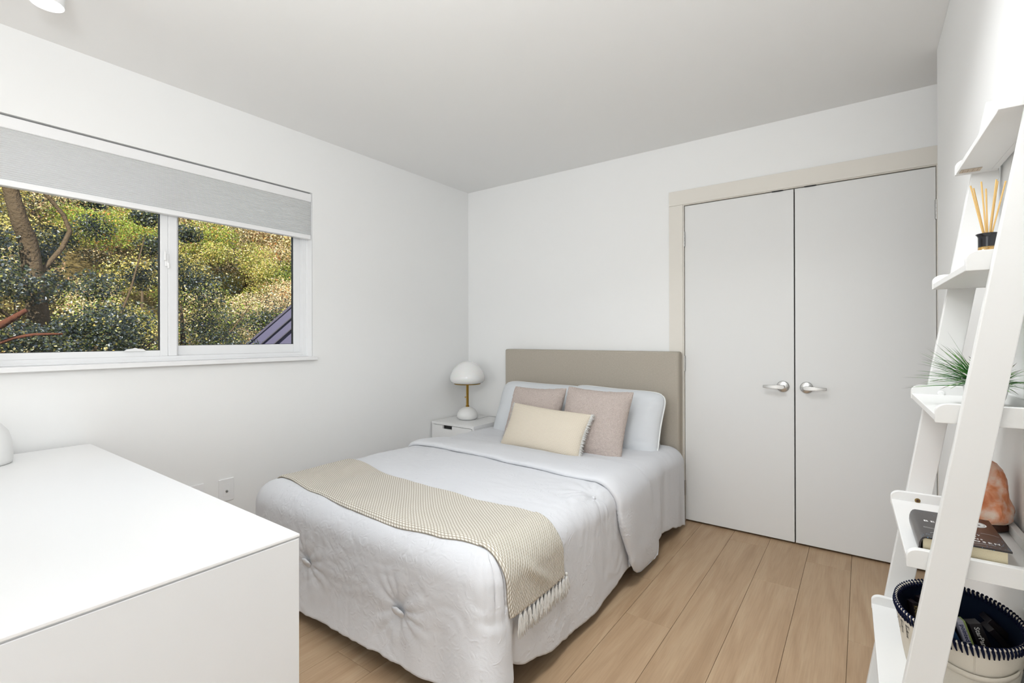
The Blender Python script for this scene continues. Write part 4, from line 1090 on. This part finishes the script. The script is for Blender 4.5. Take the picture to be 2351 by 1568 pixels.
# lettering: serif capitals made of strokes, wrapped on the canvas
GL = {'S': [(.75, .88, .55, 1, .1), (.55, 1, .25, .92, .1), (.25, .92, .18, .72, .1), (.18, .72, .7, .35, .13), (.7, .35, .65, .1, .1), (.65, .1, .4, 0, .1), (.4, 0, .12, .15, .1)],
      'T': [(.5, 0, .5, 1, .15), (.05, 1, .95, 1, .07), (.05, 1, .05, .82, .07), (.95, 1, .95, .82, .07), (.33, 0, .67, 0, .06)],
      'U': [(.2, 1, .2, .3, .15), (.2, .3, .35, .04, .12), (.35, .04, .6, .04, .08), (.6, .04, .78, .3, .08), (.78, .3, .78, 1, .07), (.03, 1, .37, 1, .06), (.63, 1, .93, 1, .06)],
      'F': [(.25, 0, .25, 1, .15), (.1, 1, .85, 1, .07), (.85, 1, .85, .8, .07), (.25, .52, .65, .52, .07), (.65, .62, .65, .42, .06), (.08, 0, .45, 0, .06)]}
mb = MB()
lh, lw = .025, .0165
for q, ch in enumerate('STUFF'):
    for (x0, y0, x1, y1, w) in GL[ch]:
        dx_, dy_ = x1 - x0, y1 - y0; ln = math.hypot(dx_, dy_); nx_, ny_ = -dy_ / ln * w / 2, dx_ / ln * w / 2
        base_ph = PI + .46 + (q - 4) * .165
        def gp(u, v): return bp(base_ph + (u) * .130, zr - .0245 - lh + v * lh, 1.013)
        for s_ in range(3):
            a_, b_ = s_ / 3, (s_ + 1) / 3
            xa, ya, xb, yb = x0 + dx_ * a_, y0 + dy_ * a_, x0 + dx_ * b_, y0 + dy_ * b_
            mb.add([gp(xa + nx_, ya + ny_), gp(xa - nx_, ya - ny_), gp(xb - nx_, yb - ny_), gp(xb + nx_, yb + ny_)], [(0, 1, 2, 3)])
obj('lettering', mb, INK, bs)

def game(label, x, y, z, w, h, d, yaw, tilt, cm, txt=None, tcol=None, ts=.012, name='boxed_game', edge=None):
    """w thickness (spine), h height, d depth"""
    Mx = Matrix.Translation(L(x, y, z)) @ Matrix.Rotation(LA + yaw, 4, 'Z') @ Matrix.Rotation(tilt[0], 4, 'X') @ Matrix.Rotation(tilt[1], 4, 'Y')
    r_ = thing(name, label, 'box', L(x, y, z))
    obj('case', MB().box(-w / 2, w / 2, 0, d, -h, 0, lambda p: Mx @ Vector(p)), cm, r_, bevel=.0006, seg=1)
    if txt:   # reads downwards along the spine (facing the camera, local -y)
        obj('spine_lettering', text_mesh(txt, ts, lambda u, v, q: Mx @ Vector((v - ts * .35, -.0005, -.006 - u))), tcol, r_)
    if edge: obj('edge_stripe', MB().box(w * .28, w / 2 + .0003, -.0006, d * .98, -h, .0004, lambda p: Mx @ Vector(p)), edge, r_)
    return r_
PAST = mat('pastel_spine', srgb(206, 206, 222), .4); GRN = mat('green_edge', srgb(168, 190, 110), .4); NBLUE = mat('ink_blue', srgb(44, 50, 110), .5)
BLKB = mat('black_box', srgb(30, 24, 28), .35); BLUB = mat('blue_box', srgb(52, 88, 128), .4); TANB = mat('tan_box', srgb(198, 164, 128), .6); GOLDI = mat('gold_ink', srgb(150, 132, 84), .5)
game('pastel game case with a green edge leaning in the basket', -.048, -.262, .611, .013, .085, .04, .05, (-.25, -.28), PAST, 'pointed', NBLUE, .010, edge=GRN)
game('black game case with white spine letters beside the pastel one', -.027, -.262, .613, .020, .085, .045, .05, (-.25, -.32), BLKB, 'StarPansu', WHITEINK, .0115)
game('blue case slanted behind the front rail in the basket', -.066, -.255, .596, .010, .07, .04, .0, (-.2, -.42), BLUB, name='media_case')
game('thin black case lying slanted at the right of the basket', .000, -.245, .600, .012, .085, .05, .1, (-.15, -.72), BLKB, name='media_case')
game('second thin black case right of the spine-lettered ones', .004, -.205, .601, .012, .085, .05, .1, (-.15, -.85), BLKB, name='media_case')
game('tan card box at the bottom of the basket front', -.012, -.285, .560, .05, .03, .05, .1, (-.1, -.1), TANB, name='card_box')
game('dark case with gold lettering at the basket\'s far left', -.095, -.185, .606, .014, .09, .05, .3, (-.2, -.1), BLKB, 'BOARDS', GOLDI, .011)
game('dark case standing second from the basket\'s far left edge', -.115, -.200, .600, .012, .09, .05, .3, (-.2, -.05), BLKB, 'KNIGHT', GOLDI, .009, name='media_case')

# ================================================================== OUTSIDE
o = obj('garden_ground', MB().box(-60, -.6, -30, 45, -3.4, -3.2), LAWN); tag(o, 'garden ground far below the window', 'ground', kind='structure')
# hillside
nx_, ny_ = 40, 50
A = np.zeros((nx_, ny_, 3))
for i in range(nx_):
    for j in range(ny_):
        x = -12 - 26 * i / (nx_ - 1); y = -14 + 44 * j / (ny_ - 1); t_ = i / (nx_ - 1)
        A[i, j] = (x, y, -3.3 + 17 * t_ ** .9 + .9 * noise.noise(Vector((x * .15, y * .15, 0))))
o = obj('hillside', MB().grid(A), SOIL, smooth=True, loc=(-12, 0, -3.2)); tag(o, 'steep wooded hillside rising beyond the garden', 'hill', kind='structure')

def leaves_arrays(centers, radii, n, size, seed, flat=.6):
    g = np.random.default_rng(seed)
    k = g.integers(0, len(centers), n)
    C_ = np.asarray(centers)[k]; Rr = np.asarray(radii)[k]
    d = g.normal(size=(n, 3)); d /= np.linalg.norm(d, axis=1, keepdims=True)
    rad = g.random(n) ** .45
    P_ = C_ + d * (rad[:, None]) * Rr
    N = d * .5 + g.normal(size=(n, 3)) * .7 + np.array((.35, -.1, .35)); N /= np.linalg.norm(N, axis=1, keepdims=True)
    Tt = np.cross(N, g.normal(size=(n, 3))); Tt /= np.linalg.norm(Tt, axis=1, keepdims=True); B = np.cross(N, Tt)
    s = size * g.uniform(.6, 1.25, n)[:, None]
    # five-point leaf folded on the midrib: two quads sharing an edge
    a = P_ - Tt * s * .5; b = P_ + B * s * .36 + N * s * .10; c2 = P_ + Tt * s * .55; d2 = P_ - B * s * .36 + N * s * .10
    V = np.stack([a, b, c2, d2], 1).reshape(-1, 3)
    idx = np.arange(n) * 4
    F = np.concatenate([np.stack([idx, idx + 1, idx + 2], 1), np.stack([idx, idx + 2, idx + 3], 1)])
    return V, F
def leaf_obj(name, V, F, m, parent):
    me = bpy.data.meshes.new(name); off = np.array(root_loc(parent)); V = V - off
    me.vertices.add(len(V)); me.vertices.foreach_set('co', V.astype(np.float32).ravel())
    me.loops.add(F.size); me.loops.foreach_set('vertex_index', F.astype(np.int32).ravel())
    me.polygons.add(len(F)); me.polygons.foreach_set('loop_start', np.arange(0, F.size, 3, dtype=np.int32)); me.polygons.foreach_set('loop_total', np.full(len(F), 3, dtype=np.int32))
    me.update(); me.validate(); me.materials.append(m)
    o = bpy.data.objects.new(name, me); COL.objects.link(o); o.parent = parent; o['kind'] = 'stuff'; return o
def tree(name, label, base, trunk, branches, clusters, n, size, lm, seed, bark=BARK, cat='tree', group=None, extra=None):
    r_ = thing(name, label, cat, base, group)
    if trunk: obj('trunk', MB().tube(smooth_pts([p for p, _ in trunk], 4), list(np.interp(np.linspace(0, len(trunk) - 1, (len(trunk) - 1) * 4 + 1), range(len(trunk)), [q for _, q in trunk])), 12), bark, r_, smooth=True)
    for br_ in branches:
        obj('branch', MB().tube(smooth_pts([p for p, _ in br_], 3), list(np.interp(np.linspace(0, len(br_) - 1, (len(br_) - 1) * 3 + 1), range(len(br_)), [q for _, q in br_])), 8), bark, r_, smooth=True)
    V, F = leaves_arrays([c_[:3] for c_ in clusters], [c_[3:] for c_ in clusters], n, size, seed)
    leaf_obj('foliage', V, F, lm, r_)
    if extra:
        V, F = leaves_arrays([c_[:3] for c_ in clusters], [c_[3:] for c_ in clusters], int(n * extra[1]), size, seed + 50); leaf_obj('coloured_foliage', V, F, extra[0], r_)
    return r_
rr = random.Random(21)
def blobs(n, x, y, z, r0, r1, flat=.7):
    out = []
    for _ in range(n):
        r_ = rr.uniform(r0, r1); out.append((rr.uniform(*x), rr.uniform(*y), rr.uniform(*z), r_, r_, r_ * flat))
    return out
# near trees in the garden (shade painted into their leaf colours)
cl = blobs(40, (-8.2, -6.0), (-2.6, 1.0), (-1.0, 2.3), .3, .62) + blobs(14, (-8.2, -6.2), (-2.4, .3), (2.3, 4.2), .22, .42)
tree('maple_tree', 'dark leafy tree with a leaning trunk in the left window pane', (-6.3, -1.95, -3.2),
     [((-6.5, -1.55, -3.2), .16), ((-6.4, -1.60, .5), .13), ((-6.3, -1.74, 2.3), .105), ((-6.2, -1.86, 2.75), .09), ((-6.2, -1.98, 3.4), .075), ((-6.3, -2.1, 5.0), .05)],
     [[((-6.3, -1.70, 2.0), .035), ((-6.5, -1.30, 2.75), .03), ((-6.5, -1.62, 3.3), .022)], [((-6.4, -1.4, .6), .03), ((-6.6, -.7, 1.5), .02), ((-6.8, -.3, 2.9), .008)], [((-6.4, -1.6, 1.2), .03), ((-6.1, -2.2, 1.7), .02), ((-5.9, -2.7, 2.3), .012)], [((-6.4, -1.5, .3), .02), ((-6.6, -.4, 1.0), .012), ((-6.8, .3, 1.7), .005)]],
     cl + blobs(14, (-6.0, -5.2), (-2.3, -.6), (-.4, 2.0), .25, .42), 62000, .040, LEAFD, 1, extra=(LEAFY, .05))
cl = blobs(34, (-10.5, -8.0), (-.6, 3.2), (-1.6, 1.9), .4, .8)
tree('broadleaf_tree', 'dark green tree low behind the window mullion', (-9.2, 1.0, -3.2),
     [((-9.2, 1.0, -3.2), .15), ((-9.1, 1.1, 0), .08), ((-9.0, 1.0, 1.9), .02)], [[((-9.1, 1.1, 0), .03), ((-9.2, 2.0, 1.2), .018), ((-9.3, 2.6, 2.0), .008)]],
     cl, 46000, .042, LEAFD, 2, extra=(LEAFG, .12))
cl = blobs(26, (-12.8, -10.5), (-1.2, 4.6), (-1.8, 3.2), .5, .9)
tree('shrub_thicket', 'mixed green and golden thicket behind the near trees', (-11.5, 1.6, -3.2),
     [((-11.5, 1.6, -3.2), .12), ((-11.5, 1.7, 1.5), .05)], [], cl, 32000, .05, LEAFT, 3, extra=(LEAFG, .5))
# cedar with reddish trunk at lower left
cl = [(-4.3 + rr.uniform(-.35, .35), -2.75 + rr.uniform(-.35, .5), .75 + rr.uniform(-.3, .5), .20, .3, .10) for _ in range(10)]
tree('cedar_tree', 'reddish cedar boughs at the lower left corner of the window', (-4.6, -3.1, -3.2),
     [((-4.6, -3.1, -3.2), .09), ((-4.5, -2.95, .2), .07), ((-4.3, -2.62, 1.05), .05), ((-4.1, -2.30, 1.33), .035), ((-4.0, -2.14, 1.48), .02)],
     [[((-4.4, -2.7, .9), .025), ((-4.2, -2.2, 1.20), .018), ((-4.1, -1.85, 1.24), .010)], [((-4.4, -2.8, .7), .02), ((-4.2, -2.1, .95), .012), ((-4.1, -1.6, 1.02), .006)]],
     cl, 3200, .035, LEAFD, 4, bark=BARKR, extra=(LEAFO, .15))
# neighbouring roof: gable end with stepped rake boards, lower right of the window
nb = thing('neighbour_roof', 'dark slate-blue gable roof edge at the lower right of the window', 'roof', (-6.2, 1.4, -3.2))
gD = Vector((-.786, .618, 0)); gH = Vector((.618, .786, 0)); gA = Vector((-6.0, .9, 1.062)); gs = .9565
def rake(name, d0, d1, off, th, m, h0=-3.2, h1=3.2, piece=None):
    vs = [gA + gH * h + gD * d + Vector((0, 0, gs * h - o_)) for d in (d0, d1) for h, o_ in ((h0, off), (h1, off), (h1, off + th), (h0, off + th))]
    return obj(name, MB().add(vs, [(3, 2, 1, 0), (4, 5, 6, 7), (1, 5, 4, 0), (7, 6, 2, 3), (4, 7, 3, 0), (2, 6, 5, 1)]), m, nb)
rake('roof_slab', 0, 3.4, 0, .045, ROOFM)
rake('rake_board', .03, .07, .045, .175, ROOFF)
rake('rake_moulding', .02, .09, .220, .022, ROOFD)
rake('rake_board', .07, .11, .242, .175, ROOFF)
rake('rake_moulding', .06, .12, .417, .020, ROOFD)
rake('gable_wall', .14, .25, .42, 5.5, ROOFF)
# hillside shrubs in the sun
spec = [(-15.5, 5.5, 2.6, LEAFT, 'pale sunlit shrub low on the hillside, first right of the mullion'), (-15.5, 8.8, 3.0, LEAFT, 'sunlit tan shrub on the hillside above the neighbouring roof'), (-18, 6.5, 3.2, LEAFY, 'golden shrub halfway up the hillside in the right pane'),
        (-17.5, 10.2, 3.2, LEAFG, 'bright green shrub on the hillside near the right window edge'), (-21, 8, 3.6, LEAFT, 'pale tan shrub high on the hillside in the right pane'), (-21, 12.5, 3.8, LEAFY, 'golden shrub at the upper right of the window view'),
        (-15.5, 2.0, 3.0, LEAFY, 'golden shrub on the hillside behind the left pane trees'), (-18, 3.0, 3.4, LEAFG, 'green shrub uphill behind the left pane trees'), (-16, -1.2, 3.0, LEAFT, 'tan shrub at the far left of the hillside'),
        (-21, 4.2, 3.8, LEAFT, 'pale shrub near the top of the left pane'), (-25, 7, 4.4, LEAFY, 'distant golden shrub below the blind in the middle'), (-25, 13, 4.6, LEAFT, 'distant tan shrub at the upper right below the blind'),
        (-19, .0, 3.6, LEAFY, 'distant golden shrub behind the leaning trunk'), (-26, 1.5, 5, LEAFG, 'distant green shrub at the top left of the window'), (-17, 14.5, 4, LEAFG, 'green shrub beyond the right window edge'),
        (-30, 9, 5.5, LEAFT, 'farthest tan shrub on the ridge right of centre'), (-30, 17, 5.5, LEAFY, 'farthest golden shrub on the ridge at right'), (-30, 2, 5.5, LEAFT, 'farthest tan shrub on the ridge at left'), (-23, -3, 5, LEAFY, 'golden shrub beyond the left window edge')]
for i, (x, y, r_, m, lab) in enumerate(spec):
    gz = -3.3 + 17 * ((-12 - x) / 26) ** .9
    cl = []
    for _ in range(16):
        a_ = rr.uniform(0, 2 * PI); q = rr.uniform(0, 1) ** .5 * r_ * .8
        b_ = rr.uniform(.5, 1.0) * r_ * .36; cl.append((x + q * math.cos(a_) * .8, y + q * math.sin(a_), gz + rr.uniform(.1, 1.3) * r_, b_, b_, b_ * .75))
    tree('hillside_shrub', lab, (x, y, gz), [((x, y, gz - .3), .1), ((x, y, gz + r_ * .5), .03)], [], cl, 20000, .062 if x > -20 else .085, m, 100 + i, cat='shrub', group='shrubs on the hillside', extra=((LEAFD, LEAFO, LEAFG)[i % 3], (.35, .12, .3)[i % 3]))
